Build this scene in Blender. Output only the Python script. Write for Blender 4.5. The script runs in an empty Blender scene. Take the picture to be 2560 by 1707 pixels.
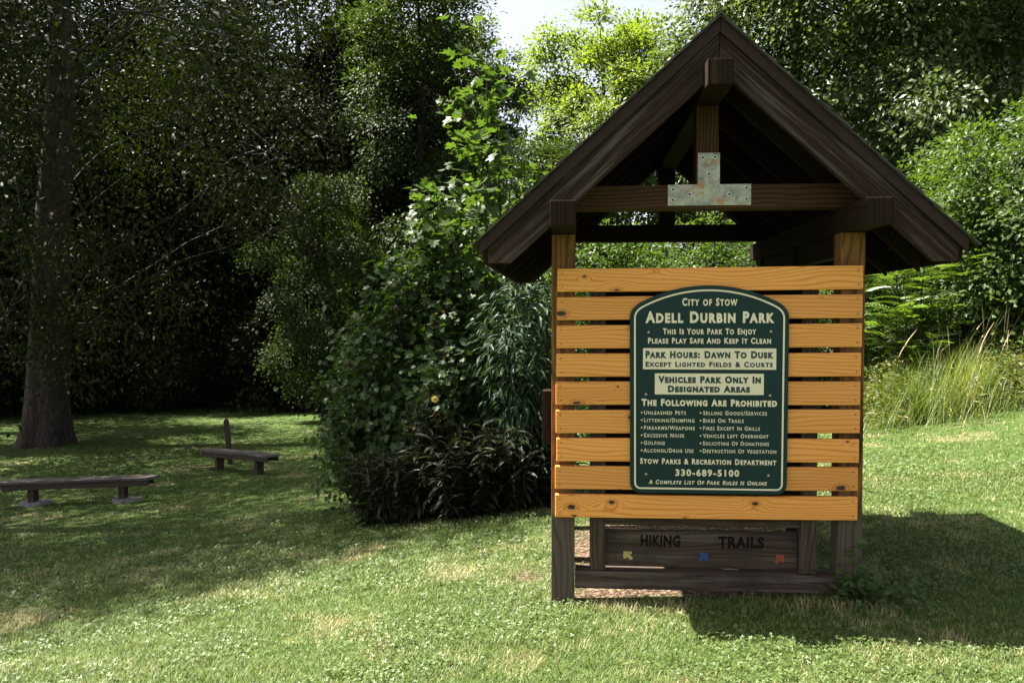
import bpy, bmesh, math, random
import numpy as np
from mathutils import Vector, Matrix

R = math.radians
rng = np.random.default_rng(7)
random.seed(7)
SC = bpy.context.scene
COL = SC.collection

# ------------------------------------------------------------------ camera
cam_data = bpy.data.cameras.new('camera')
cam_data.sensor_width = 36.0
cam_data.lens = 36.0 * 2133.0 / 2560.0
cam_data.clip_start = 0.05
cam_data.clip_end = 2000.0
cam = bpy.data.objects.new('camera', cam_data)
COL.objects.link(cam)
cam.location = (0.0, 0.0, 1.69)
cam.rotation_euler = (R(90 - 1.6), 0, 0)
SC.camera = cam

# ------------------------------------------------------------------ sky, sun, exposure
SUN_DIR = Vector((0.575, -0.19, -1.0)).normalized()
world = bpy.data.worlds.new('World')
SC.world = world
world.use_nodes = True
wn = world.node_tree
bg = wn.nodes['Background']
sky = wn.nodes.new('ShaderNodeTexSky')
sky.sky_type = 'NISHITA'
sky.sun_disc = False
sky.sun_elevation = math.asin(-SUN_DIR.z)
sky.sun_rotation = math.atan2(-SUN_DIR.x, -SUN_DIR.y)
sky.air_density = 0.8
sky.dust_density = 2.5
sky.ozone_density = 0.6
hs = wn.nodes.new('ShaderNodeHueSaturation')      # a summer sky veiled by thin haze
hs.inputs['Saturation'].default_value = 0.42
wn.links.new(sky.outputs[0], hs.inputs['Color'])
wn.links.new(hs.outputs[0], bg.inputs[0])
bg.inputs[1].default_value = 0.056
sun_data = bpy.data.lights.new('sun', 'SUN')
sun_data.energy = 5.0
sun_data.angle = R(0.5)
sun_data.color = (1.0, 0.95, 0.86)
sun = bpy.data.objects.new('sun', sun_data)
COL.objects.link(sun)
sun.rotation_euler = SUN_DIR.to_track_quat('-Z', 'Y').to_euler()
SC.view_settings.view_transform = 'Standard'
SC.view_settings.look = 'None'
SC.view_settings.exposure = 2.42
SC.view_settings.gamma = 1.0
SC.cycles.max_bounces = 6
SC.cycles.diffuse_bounces = 3
SC.cycles.transmission_bounces = 3
SC.cycles.use_adaptive_sampling = True
SC.cycles.adaptive_threshold = 0.02

# ------------------------------------------------------------------ node helpers
class NT:
    def __init__(self, name, rough=0.7):
        self.m = bpy.data.materials.new(name)
        self.m.use_nodes = True
        self.t = self.m.node_tree
        self.b = self.t.nodes['Principled BSDF']
        self.b.inputs['Roughness'].default_value = rough
    def n(self, typ, **kw):
        nd = self.t.nodes.new(typ)
        for k, v in kw.items():
            setattr(nd, k, v)
        return nd
    def set(self, sock, v):
        if hasattr(v, 'is_output') or isinstance(v, bpy.types.NodeSocket):
            self.t.links.new(v, sock)
        elif isinstance(v, (tuple, list)) and len(v) == 3 and sock.type == 'RGBA':
            sock.default_value = (*v, 1)
        else:
            sock.default_value = v
    def math(self, op, a, b=0.0, clamp=False):
        nd = self.n('ShaderNodeMath', operation=op, use_clamp=clamp)
        self.set(nd.inputs[0], a); self.set(nd.inputs[1], b)
        return nd.outputs[0]
    def noise(self, vec, scale=5, detail=4, rough=0.55, dist=0.0):
        nd = self.n('ShaderNodeTexNoise')
        if vec is not None: self.set(nd.inputs['Vector'], vec)
        nd.inputs['Scale'].default_value = scale
        nd.inputs['Detail'].default_value = detail
        nd.inputs['Roughness'].default_value = rough
        nd.inputs['Distortion'].default_value = dist
        return nd.outputs['Fac']
    def mapping(self, vec, scale=(1, 1, 1), loc=(0, 0, 0)):
        nd = self.n('ShaderNodeMapping')
        self.set(nd.inputs['Vector'], vec)
        nd.inputs['Scale'].default_value = scale
        nd.inputs['Location'].default_value = loc
        return nd.outputs[0]
    def ramp(self, fac, stops):
        nd = self.n('ShaderNodeValToRGB')
        self.set(nd.inputs[0], fac)
        el = nd.color_ramp.elements
        while len(el) < len(stops): el.new(0.5)
        for e, (p, c) in zip(el, stops):
            e.position = p
            e.color = (*c, 1) if len(c) == 3 else c
        return nd.outputs[0]
    def rng(self, v, a, b, c=0.0, d=1.0):
        nd = self.n('ShaderNodeMapRange')
        self.set(nd.inputs[0], v)
        for i, x in enumerate((a, b, c, d)): nd.inputs[i + 1].default_value = x
        return nd.outputs[0]
    def mix(self, fac, a, b, mode='MIX'):
        nd = self.n('ShaderNodeMix', data_type='RGBA', blend_type=mode)
        self.set(nd.inputs[0], fac); self.set(nd.inputs[6], a); self.set(nd.inputs[7], b)
        return nd.outputs[2]
    def bump(self, h, strength=0.3, dist=0.01):
        nd = self.n('ShaderNodeBump')
        nd.inputs['Strength'].default_value = strength
        nd.inputs['Distance'].default_value = dist
        self.set(nd.inputs['Height'], h)
        self.t.links.new(nd.outputs[0], self.b.inputs['Normal'])
    def color(self, c): self.set(self.b.inputs['Base Color'], c)
    def pos(self): return self.n('ShaderNodeNewGeometry').outputs['Position']
    def uv(self): return self.n('ShaderNodeTexCoord').outputs['UV']
    def obj(self): return self.n('ShaderNodeTexCoord').outputs['Object']

def wood(name, light, mid, dark, rings=34.0, knots=0.5, rough=0.6, bump=0.25, weather=None, knotcol=(0.03, 0.018, 0.01), stain=None, spec=0.3, low=None, tone=0.0):
    k = NT(name, rough)
    k.b.inputs['Specular IOR Level'].default_value = spec
    uv = k.uv()
    sep = k.n('ShaderNodeSeparateXYZ'); k.set(sep.inputs[0], uv)
    # knots
    vor = k.n('ShaderNodeTexVoronoi', voronoi_dimensions='2D')
    k.set(vor.inputs['Vector'], k.mapping(uv, (4.6, 8.0, 1)))
    vor.inputs['Scale'].default_value = 1.0
    vor.inputs['Randomness'].default_value = 1.0
    pick = k.n('ShaderNodeSeparateColor'); k.set(pick.inputs[0], vor.outputs['Color'])
    d = k.math('DIVIDE', vor.outputs['Distance'], k.math('ADD', k.math('MULTIPLY', pick.outputs[1], 1.0), 0.35))
    d = k.math('ADD', d, k.math('MULTIPLY', k.math('SUBTRACT', k.noise(k.mapping(uv, (60, 60, 1)), 1.0, 3, .6), .5), .12))
    has = k.math('LESS_THAN', pick.outputs[0], knots)
    bumpk = k.math('MULTIPLY', k.rng(d, 0.0, 0.55, 1.0, 0.0), has)
    bumpk = k.math('POWER', bumpk, 1.6)
    warp = k.noise(k.mapping(uv, (0.9, 4.0, 1)), 1.0, 2, 0.5)
    ring = k.math('MULTIPLY', sep.outputs[1], rings)
    ring = k.math('ADD', ring, k.math('MULTIPLY', warp, 7.0))
    ring = k.math('ADD', ring, k.math('MULTIPLY', bumpk, 3.2))
    tri = k.math('PINGPONG', ring, 0.5)
    tri = k.math('MULTIPLY', tri, 2.0)
    tri = k.math('POWER', tri, 3.2)
    fine = k.noise(k.mapping(uv, (3.0, 190.0, 1)), 1.0, 3, 0.6)
    broad = k.noise(k.mapping(uv, (1.1, 9.0, 1), (3, 1, 0)), 1.0, 3, 0.6)
    fac = k.math('ADD', k.math('MULTIPLY', tri, 0.55), k.math('MULTIPLY', k.math('ADD', fine, broad), 0.34))
    col = k.ramp(fac, [(0.15, light), (0.58, mid), (1.0, dark)])
    if weather is not None:
        wf = k.math('ADD', k.noise(k.mapping(uv, (0.8, 16.0, 1), (5, 2, 0)), 1.0, 5, 0.65), k.math('MULTIPLY', fine, 0.25))
        wf = k.rng(wf, 0.62, 0.86, 0.0, 1.0)
        col = k.mix(wf, col, weather)
    if stain is not None:
        sf = k.rng(k.noise(k.mapping(uv, (2.5, 4.0, 1), (9, 4, 0)), 1.0, 4, 0.6), 0.45, 0.7, 0.0, 1.0)
        col = k.mix(sf, col, stain)
    if low is not None:      # splash-weathered foot of a post
        so = k.n('ShaderNodeSeparateXYZ'); k.set(so.inputs[0], k.obj())
        lf = k.rng(k.math('ADD', so.outputs[2], k.math('MULTIPLY', broad, .2)), .60, .78, 1.0, 0.0)
        col = k.mix(lf, col, k.mix(fac, tuple(v * 1.25 for v in low), tuple(v * .4 for v in low)))
    core = k.math('MULTIPLY', k.rng(d, 0.075, 0.125, 1.0, 0.0), has)
    ringk = k.math('MULTIPLY', k.rng(k.math('ABSOLUTE', k.math('SUBTRACT', d, 0.16)), 0.0, 0.05, 0.55, 0.0), has)
    col = k.mix(ringk, col, dark)
    col = k.mix(core, col, knotcol)
    if tone:
        oi = k.n('ShaderNodeObjectInfo').outputs['Random']
        tn = k.n('ShaderNodeCombineColor'); v_ = k.rng(oi, 0, 1, 1 - tone, 1 + tone * .6)
        for q in range(3): k.set(tn.inputs[q], v_)
        col = k.mix(1.0, col, tn.outputs[0], 'MULTIPLY')
    k.color(col)
    k.bump(k.math('SUBTRACT', k.math('ADD', k.math('MULTIPLY', fine, 0.6), k.math('MULTIPLY', tri, -0.25)), core), bump, 0.004)
    return k.m

def plain(name, c, rough=0.6, metal=0.0, spec=0.5, var=0.0, scale=20):
    k = NT(name, rough)
    k.b.inputs['Metallic'].default_value = metal
    k.b.inputs['Specular IOR Level'].default_value = spec
    if var > 0:
        f = k.noise(k.obj(), scale, 5, 0.6)
        k.color(k.ramp(f, [(0.3, tuple(x * (1 - var) for x in c)), (0.7, tuple(min(1, x * (1 + var)) for x in c))]))
        k.bump(f, 0.15, 0.003)
    else:
        k.color(c)
    return k.m

def leafmat(name, cols, rough=0.42, trans=0.35, spec=0.5, tcol=None, patch=0.6):
    """cols: three or more colours a leaf of this plant may have"""
    k = NT(name, rough)
    k.b.inputs['Specular IOR Level'].default_value = spec
    g = k.n('ShaderNodeNewGeometry')
    pn = k.noise(k.obj(), patch, 2, 0.5)
    f = k.math('ADD', k.math('MULTIPLY', g.outputs['Random Per Island'], 0.42), k.math('MULTIPLY', pn, 0.62))
    n = len(cols)
    c = k.ramp(f, [(0.12 + 0.78 * i / (n - 1), col) for i, col in enumerate(cols)])
    k.color(c)
    tr = k.n('ShaderNodeBsdfTranslucent')
    tc = k.mix(1.0, c, tcol or (1.5, 1.6, 0.55), 'MULTIPLY')
    k.set(tr.inputs[0], tc)
    mx = k.n('ShaderNodeMixShader'); mx.inputs[0].default_value = trans
    k.t.links.new(k.b.outputs[0], mx.inputs[1]); k.t.links.new(tr.outputs[0], mx.inputs[2])
    k.t.links.new(mx.outputs[0], k.t.nodes['Material Output'].inputs[0])
    return k.m

def barkmat(name, a, b, sx=5.0):
    k = NT(name, 0.9)
    v = k.mapping(k.obj(), (sx, sx, sx * 0.16))
    f = k.noise(v, 2.2, 6, 0.65, 0.6)
    ridge = k.math('ABSOLUTE', k.math('SUBTRACT', f, 0.5))
    k.color(k.ramp(ridge, [(0.0, a), (0.16, b)]))
    k.bump(ridge, 0.9, 0.04)
    return k.m

# ------------------------------------------------------------------ object helpers
def link(name, me, mat=None, parent=None):
    o = bpy.data.objects.new(name, me)
    COL.objects.link(o)
    if mat is not None: me.materials.append(mat)
    if parent is not None: o.parent = parent
    return o

def tag(o, label=None, cat=None, group=None, kind=None):
    if label: o['label'] = label
    if cat: o['category'] = cat
    if group: o['group'] = group
    if kind: o['kind'] = kind
    return o

def empty(name, loc, rz=0.0):
    o = bpy.data.objects.new(name, None)
    o.empty_display_size = 0.2
    COL.objects.link(o)
    o.location = loc
    o.rotation_euler = (0, 0, rz)
    return o

def copy_tree(o, parent=None):
    c = o.copy(); COL.objects.link(c)
    if parent is not None: c.parent = parent
    for ch in list(o.children): copy_tree(ch, c)
    return c

def np_mesh(name, V, F, smooth=False):
    """V (n,3) float, F (m,k) int, all faces with k corners"""
    me = bpy.data.meshes.new(name)
    V = np.asarray(V, dtype=np.float32); F = np.asarray(F, dtype=np.int32)
    k = F.shape[1]
    me.vertices.add(len(V)); me.vertices.foreach_set('co', V.ravel())
    me.loops.add(F.size); me.loops.foreach_set('vertex_index', F.ravel())
    me.polygons.add(len(F)); me.polygons.foreach_set('loop_start', np.arange(0, F.size, k, dtype=np.int32))
    me.polygons.foreach_set('use_smooth', np.full(len(F), smooth, dtype=bool))
    me.update(calc_edges=True)
    return me

class Geo:
    """collects triangles"""
    def __init__(self): self.V = []; self.F = []; self.n = 0
    def add(self, V, F):
        V = np.asarray(V, float).reshape(-1, 3); F = np.asarray(F, int)
        if F.shape[1] == 4: F = np.concatenate([F[:, [0, 1, 2]], F[:, [0, 2, 3]]])
        self.V.append(V); self.F.append(F + self.n); self.n += len(V)
    def tube(self, P, rad, sides=8, cap=True):
        P = np.asarray(P, float); rad = np.asarray(rad, float)
        n = len(P)
        T = np.gradient(P, axis=0); T /= np.linalg.norm(T, axis=1)[:, None] + 1e-9
        a = np.array([0.0, 0, 1]) if abs(T[0, 2]) < 0.8 else np.array([1.0, 0, 0])
        X = np.cross(T, a); X /= np.linalg.norm(X, axis=1)[:, None] + 1e-9
        Y = np.cross(T, X)
        th = np.linspace(0, 2 * np.pi, sides, endpoint=False)
        ring = X[:, None, :] * np.cos(th)[None, :, None] + Y[:, None, :] * np.sin(th)[None, :, None]
        if rad.ndim == 1: rr = rad[:, None, None]
        else: rr = rad[:, :, None]
        V = (P[:, None, :] + ring * rr).reshape(-1, 3)
        i = np.arange(n - 1)[:, None] * sides; j = np.arange(sides)[None, :]; j2 = (j + 1) % sides
        F = np.stack([i + j, i + j2, i + sides + j2, i + sides + j], -1).reshape(-1, 4)
        self.add(V, F)
    def mesh(self, name, smooth=False):
        return np_mesh(name, np.concatenate(self.V), np.concatenate(self.F), smooth)

def scatter(tV, tF, P, D, N, S):
    """place template (y along D, z along N) at P with scale S -> V, F"""
    tV = np.asarray(tV, float); tF = np.asarray(tF, int)
    D = D / (np.linalg.norm(D, axis=1)[:, None] + 1e-9)
    X = np.cross(D, N); X /= np.linalg.norm(X, axis=1)[:, None] + 1e-9
    Z = np.cross(X, D)
    S = np.asarray(S, float)
    if S.ndim == 1: S = np.stack([S, S, S], 1)
    V = (P[:, None, :] + X[:, None, :] * (tV[None, :, 0] * S[:, 0:1])[..., None]
         + D[:, None, :] * (tV[None, :, 1] * S[:, 1:2])[..., None]
         + Z[:, None, :] * (tV[None, :, 2] * S[:, 2:3])[..., None]).reshape(-1, 3)
    F = (tF[None] + (np.arange(len(P)) * len(tV))[:, None, None]).reshape(-1, tF.shape[1])
    return V, F

def unit(a): return a / (np.linalg.norm(a, axis=-1, keepdims=True) + 1e-9)

# leaf templates (length 1 along y)
OVAL = ([(0, 0, 0), (-.30, .45, .07), (0, 1, -.06), (.30, .45, .07)], [(0, 1, 2), (0, 2, 3)])
LANCE = ([(0, 0, 0), (-.11, .35, .05), (-.09, .7, -.02), (0, 1, -.16), (.09, .7, -.02), (.11, .35, .05), (0, .5, 0)],
         [(0, 1, 6), (1, 2, 6), (2, 3, 6), (3, 4, 6), (4, 5, 6), (5, 0, 6)])
_l = [(0, 0, 0), (-.20, .03, .03), (-.52, .10, .09), (-.30, .32, .05), (-.55, .62, .05), (-.24, .62, .0), (-.16, .95, -.06), (0, .86, -.06),
      (.16, .95, -.06), (.24, .62, .0), (.55, .62, .05), (.30, .32, .05), (.52, .10, .09), (.20, .03, .03), (0, .45, -.01)]
LOBED = (_l, [(i, (i + 1) % 14, 14) for i in range(14)])
def frond(npair=8):
    V = []; F = []
    def leaflet(p, ang, L, w):
        b = len(V); c, s = math.cos(ang), math.sin(ang)
        for (x, y, z) in ((0, 0, 0), (-w, .45, .02), (0, 1, -.12), (w, .45, .02)):
            x *= L; y *= L
            V.append((p[0] + x * c - y * s, p[1] + x * s + y * c, p[2] + z * L))
        F.extend([(b, b + 1, b + 2), (b, b + 2, b + 3)])
    for i in range(npair):
        t = 0.15 + 0.8 * i / npair
        z = -0.35 * t * t
        L = 0.30 * (1 - abs(t - .45) * .8)
        leaflet((0, t, z), R(68), L, .16); leaflet((0, t, z), R(-68), L, .16)
    leaflet((0, .96, -.34), 0, .2, .16)
    b = len(V)
    for t in (0, .5, 1.0): V.extend([(-.008, t, -.35 * t * t), (.008, t, -.35 * t * t)])
    for q in (0, 2): F.extend([(b + q, b + q + 1, b + q + 3), (b + q, b + q + 3, b + q + 2)])
    return V, F
FROND = frond()

# ------------------------------------------------------------------ terrain
def gz(x, y):
    x = np.asarray(x, float); y = np.asarray(y, float)
    p = -0.7 * x + 0.5 * (y - 6.0)
    sp = np.log1p(np.exp(np.clip(p * 1.6, -40, 40))) / 1.6
    z = -2.05 * (1 - np.exp(-sp / 9.0))
    z = z + 0.10 * (1 - np.exp(-np.maximum(x - 1.2, 0) / 3.0)) * np.clip((14 - y) / 6, 0, 1)
    z = z + 0.15 * np.log1p(np.exp(np.clip((x - 5.8) * 2, -40, 12))) / 2
    z = z + 0.018 * np.sin(x * 1.7 + y * .6) * np.sin(y * 1.3 - x * .4) + 0.02 * np.sin(x * .55 + 1) * np.cos(y * .5)
    return z
def gz1(x, y): return float(gz(x, y))

def axis(lo, hi, n, k):
    t = np.linspace(np.arcsinh(lo / k), np.arcsinh(hi / k), n)
    return np.sinh(t) * k
gx = axis(-400, 400, 280, 6.0)
gy = axis(-60, 900, 340, 6.0) + 5.0
GX, GY = np.meshgrid(gx, gy)
GV = np.stack([GX, GY, gz(GX, GY)], -1).reshape(-1, 3)
ni, nj = len(gy), len(gx)
ii = np.arange(ni - 1)[:, None] * nj; jj = np.arange(nj - 1)[None, :]
GF = np.stack([ii + jj, ii + jj + 1, ii + nj + jj + 1, ii + nj + jj], -1).reshape(-1, 4)

KO = (1.173, 5.12)                     # kiosk origin: centre of its front face, on the ground
KYAW = R(4.2)
kr = np.array([math.cos(KYAW), -math.sin(KYAW)]); kd = np.array([math.sin(KYAW), math.cos(KYAW)])
def kiosk_uw(x, y):
    dx = np.asarray(x) - KO[0]; dy = np.asarray(y) - KO[1]
    return dx * kr[0] + dy * kr[1], dx * kd[0] + dy * kd[1]

def value_noise(x, y, s, seed=0):
    g = np.random.default_rng(seed).random((64, 64))
    X = np.asarray(x) / s; Y = np.asarray(y) / s
    i = np.floor(X).astype(int); j = np.floor(Y).astype(int)
    fx = X - i; fy = Y - j; fx = fx * fx * (3 - 2 * fx); fy = fy * fy * (3 - 2 * fy)
    def G(a, b): return g[a % 64, b % 64]
    return (G(i, j) * (1 - fx) + G(i + 1, j) * fx) * (1 - fy) + (G(i, j + 1) * (1 - fx) + G(i + 1, j + 1) * fx) * fy

def bare(x, y):
    """0..1: worn soil and wood chips in and around the kiosk"""
    u, w = kiosk_uw(x, y)
    n = value_noise(x, y, .35, 3) * .5 + value_noise(x, y, .12, 4) * .3
    a = np.clip((0.95 - np.abs(u)) / .25, 0, 1) * np.clip((w + .02) / .15, 0, 1) * np.clip((2.6 - w) / .3, 0, 1)
    b = np.exp(-(((u + 1.1) / .28) ** 2 + ((w - .6) / .6) ** 2)) * .62
    return np.clip((a + b + n - .75) * 2.2, 0, 1)

def mat_lawn():
    k = NT('lawn_soil', 0.95)
    k.b.inputs['Specular IOR Level'].default_value = 0.1
    p = k.pos()
    n1 = k.noise(p, 1.1, 5, 0.6); n2 = k.noise(p, 9, 4, 0.65); n3 = k.noise(p, 60, 4, 0.7)
    grass = k.ramp(k.math('ADD', k.math('MULTIPLY', n2, .5), k.math('MULTIPLY', n3, .5)),
                   [(0.3, (0.022, 0.042, 0.009)), (0.5, (0.05, 0.085, 0.018)), (0.72, (0.105, 0.13, 0.04))])
    thatch = k.ramp(n3, [(0.3, (0.09, 0.075, 0.035)), (0.7, (0.24, 0.20, 0.11))])
    c = k.mix(k.rng(k.math('ADD', k.math('MULTIPLY', n1, .8), k.math('MULTIPLY', n2, .25)), 0.58, 0.72), grass, thatch)
    at = k.n('ShaderNodeAttribute', attribute_name='bare')
    vor = k.n('ShaderNodeTexVoronoi'); vor.inputs['Scale'].default_value = 55
    k.set(vor.inputs['Vector'], p)
    sc = k.n('ShaderNodeSeparateColor'); k.set(sc.inputs[0], vor.outputs['Color'])
    chips = k.ramp(sc.outputs[0], [(0.1, (0.03, 0.02, 0.013)), (0.45, (0.075, 0.047, 0.03)), (0.8, (0.16, 0.105, 0.07)), (1.0, (0.30, 0.22, 0.15))])
    c = k.mix(at.outputs['Fac'], c, chips)
    # leaf litter under the wood, beyond the mown edge
    sep = k.n('ShaderNodeSeparateXYZ'); k.set(sep.inputs[0], p)
    edge = k.math('ADD', sep.outputs[1], k.math('MULTIPLY', n1, 4.0))
    litter = k.ramp(n2, [(0.3, (0.018, 0.014, 0.008)), (0.7, (0.06, 0.045, 0.025))])
    c = k.mix(k.rng(edge, 33.5, 36.0), c, litter)
    k.color(c)
    k.bump(n3, 0.8, 0.03)
    return k.m
gm = np_mesh('lawn', GV, GF, True)
att = gm.attributes.new('bare', 'FLOAT', 'POINT')
att.data.foreach_set('value', bare(GV[:, 0], GV[:, 1]).astype(np.float32))
ground = link('ground', gm, mat_lawn())
tag(ground, kind='structure')

# ------------------------------------------------------------------ timber helpers (local x = across the kiosk, y = into it, z up)
def uv_box(bm, uvl, L, off):
    """uv from the dominant axis pair; L = unit vector of the grain"""
    L = Vector(L).normalized()
    for f in bm.faces:
        n = f.normal
        c = L.cross(n)
        if c.length < 0.3:
            c = Vector((1, 0, 0)) if abs(L.x) < .7 else Vector((0, 0, 1))
            c = c - L * c.dot(L)
            c2 = L.cross(c)
            for l in f.loops:
                l[uvl].uv = (l.vert.co.dot(c2) * .25 + off[0], l.vert.co.dot(c) + off[1])
        else:
            c.normalize()
            for l in f.loops:
                l[uvl].uv = (l.vert.co.dot(L) + off[0], l.vert.co.dot(c) + off[1])

def prism(poly, y0, y1, grain, name, mat, parent, bevel=0.004, cuts=0, wob=0.0):
    """polygon in (x,z), extruded from y0 to y1"""
    bm = bmesh.new()
    a = [bm.verts.new((x, y0, z)) for x, z in poly]
    b = [bm.verts.new((x, y1, z)) for x, z in poly]
    n = len(poly)
    bm.faces.new(a[::-1]); bm.faces.new(b)
    for i in range(n): bm.faces.new((a[i], a[(i + 1) % n], b[(i + 1) % n], b[i]))
    bmesh.ops.recalc_face_normals(bm, faces=bm.faces[:])
    if bevel: bmesh.ops.bevel(bm, geom=bm.edges[:], offset=bevel, segments=2, profile=.6, affect='EDGES')
    bm.normal_update()
    uvl = bm.loops.layers.uv.new('UVMap')
    uv_box(bm, uvl, grain, (random.uniform(0, 40), random.uniform(0, 40)))
    me = bpy.data.meshes.new(name); bm.to_mesh(me); bm.free()
    return link(name, me, mat, parent)

def block(x0, x1, y0, y1, z0, z1, grain, name, mat, parent, bevel=0.004):
    return prism([(x0, z0), (x1, z0), (x1, z1), (x0, z1)], y0, y1, grain, name, mat, parent, bevel)

def mesh_bm(name, bm, mat, parent, smooth=False):
    me = bpy.data.meshes.new(name); bm.to_mesh(me); bm.free()
    if smooth:
        for p in me.polygons: p.use_smooth = True
    return link(name, me, mat, parent)

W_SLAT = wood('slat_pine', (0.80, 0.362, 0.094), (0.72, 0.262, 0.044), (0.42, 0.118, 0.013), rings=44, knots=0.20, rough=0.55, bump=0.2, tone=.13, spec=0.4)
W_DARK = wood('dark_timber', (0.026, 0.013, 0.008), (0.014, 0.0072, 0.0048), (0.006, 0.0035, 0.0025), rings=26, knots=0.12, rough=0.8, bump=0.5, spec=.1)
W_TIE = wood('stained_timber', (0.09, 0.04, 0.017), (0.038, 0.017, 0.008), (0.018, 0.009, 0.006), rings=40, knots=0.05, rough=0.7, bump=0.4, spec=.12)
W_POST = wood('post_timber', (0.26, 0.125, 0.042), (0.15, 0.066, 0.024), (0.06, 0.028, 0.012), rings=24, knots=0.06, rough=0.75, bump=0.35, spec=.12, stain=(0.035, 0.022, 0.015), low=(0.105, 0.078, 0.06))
W_BARGE = wood('weathered_barge', (0.038, 0.0185, 0.0130), (0.021, 0.0105, 0.0075), (0.008, 0.0045, 0.0035), rings=34, knots=0.06, rough=0.75, bump=0.8, spec=.14, weather=(0.15, 0.112, 0.10))
W_GREY = wood('weathered_grey_timber', (0.084, 0.056, 0.041), (0.052, 0.034, 0.025), (0.022, 0.015, 0.011), rings=30, knots=0.05, rough=0.85, bump=0.6, spec=.1, weather=(0.15, 0.12, 0.10), stain=(0.035, 0.025, 0.02))
M_TRIM = plain('rake_trim_paint', (0.030, 0.0150, 0.0130), 0.6, spec=.15, var=.12, scale=6)

# ================================================================== KIOSK
kiosk = empty('park_kiosk', (KO[0], KO[1], 0.0), -KYAW)
tag(kiosk, 'dark timber kiosk with gabled roof and orange pine slats across its front', 'kiosk')
UP, ALONG, DEEP = (0, 0, 1), (1, 0, 0), (0, 1, 0)

# posts
for w0 in (0.0, 1.10, 2.20):
    for (a, b) in ((-0.935, -0.792), (0.775, 0.918)):
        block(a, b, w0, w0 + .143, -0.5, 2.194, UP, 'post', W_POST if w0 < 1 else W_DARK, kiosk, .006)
# lower part of the front posts is weathered: separate grey sleeves are not needed, the sill frame carries it
for (a, b) in ((-0.932, -0.789), (0.772, 0.915)):
    pass
# plates and ridge beam
for (a, b) in ((-0.932, -0.788), (0.768, 0.912)):
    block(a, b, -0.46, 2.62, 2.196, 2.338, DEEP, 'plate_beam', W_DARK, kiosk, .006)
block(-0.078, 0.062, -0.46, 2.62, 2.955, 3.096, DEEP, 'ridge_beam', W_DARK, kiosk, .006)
# cleats under the plates between the posts
for (a, b) in ((-0.90, -0.82), (0.80, 0.88)):
    for (y0, y1) in ((.145, 1.098), (1.245, 2.198)):
        block(a, b, y0, y1, 2.06, 2.194, DEEP, 'cleat', W_DARK, kiosk, .004)
# trusses
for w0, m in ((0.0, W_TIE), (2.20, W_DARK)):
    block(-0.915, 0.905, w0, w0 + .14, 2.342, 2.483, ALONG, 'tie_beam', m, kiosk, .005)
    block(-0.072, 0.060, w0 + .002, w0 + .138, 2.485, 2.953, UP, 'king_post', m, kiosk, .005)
# roof: planes z = A - S*|x|
S_ = 0.912
def roofline(A, x): return A - S_ * abs(x)
XC = 0.012
def slope_poly(sgn, A_hi, A_lo, x_out, x_in=0.0):
    xo = XC + sgn * x_out; xi = XC + sgn * x_in
    return [(xi, A_hi - S_ * x_in), (xo, A_hi - S_ * x_out), (xo, A_lo - S_ * x_out), (xi, A_lo - S_ * x_in)]
for sgn in (-1, 1):
    g = (sgn, 0, -S_)
    # rafters
    for w0 in (0.155, 0.70, 1.25, 1.80, 2.155):
        prism(slope_poly(sgn, 3.325, 3.135, 1.28, .03), w0, w0 + .038, g, 'rafter', W_DARK, kiosk, .003)
    # barge boards, cut level at the tail
    for (y0, y1) in ((-0.295, -0.255), (2.47, 2.51)):
        xo = 1.305
        zt = 3.292 - S_ * xo; zb = 2.003
        xb = (3.075 - zb) / S_
        poly = [(XC + sgn * .001, 3.292), (XC + sgn * xo, zt), (XC + sgn * xo, zb), (XC + sgn * xb, zb), (XC + sgn * .001, 3.075)]
        prism(poly, y0, y1, g, 'barge_board', W_BARGE, kiosk, .004)
        yt = (y0 - .024, y0 - .002) if y0 < 0 else (y1 + .002, y1 + .024)
        prism(slope_poly(sgn, 3.362, 3.282, 1.352, .001), yt[0], yt[1], g, 'rake_trim', M_TRIM, kiosk, .003)
    # fascia at the eave
    prism([(XC + sgn * 1.307, 2.0), (XC + sgn * 1.332, 2.0), (XC + sgn * 1.332, 2.125), (XC + sgn * 1.307, 2.145)], -0.295, 2.51, DEEP, 'fascia_board', W_DARK, kiosk, .003)

# soffit boards (one sheet of boards per slope, with grooves running up the slope)
def soffit(sgn):
    bm = bmesh.new()
    n = 20; y0, y1 = -0.252, 2.468; wdt = (y1 - y0) / n
    for i in range(n):
        a = y0 + i * wdt + .003; b = y0 + (i + 1) * wdt - .003
        p = slope_poly(sgn, 3.352, 3.330, 1.335, .02)
        A = [bm.verts.new((x, a, z)) for x, z in p]; B = [bm.verts.new((x, b, z)) for x, z in p]
        bm.faces.new(A); bm.faces.new(B[::-1])
        for q in range(4): bm.faces.new((A[q], B[q], B[(q + 1) % 4], A[(q + 1) % 4]))
    bmesh.ops.recalc_face_normals(bm, faces=bm.faces[:])
    uvl = bm.loops.layers.uv.new('UVMap'); bm.normal_update()
    uv_box(bm, uvl, (sgn, 0, -S_), (random.uniform(0, 40), random.uniform(0, 40)))
    return mesh_bm('soffit_boards', bm, W_DARK, kiosk)
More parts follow.
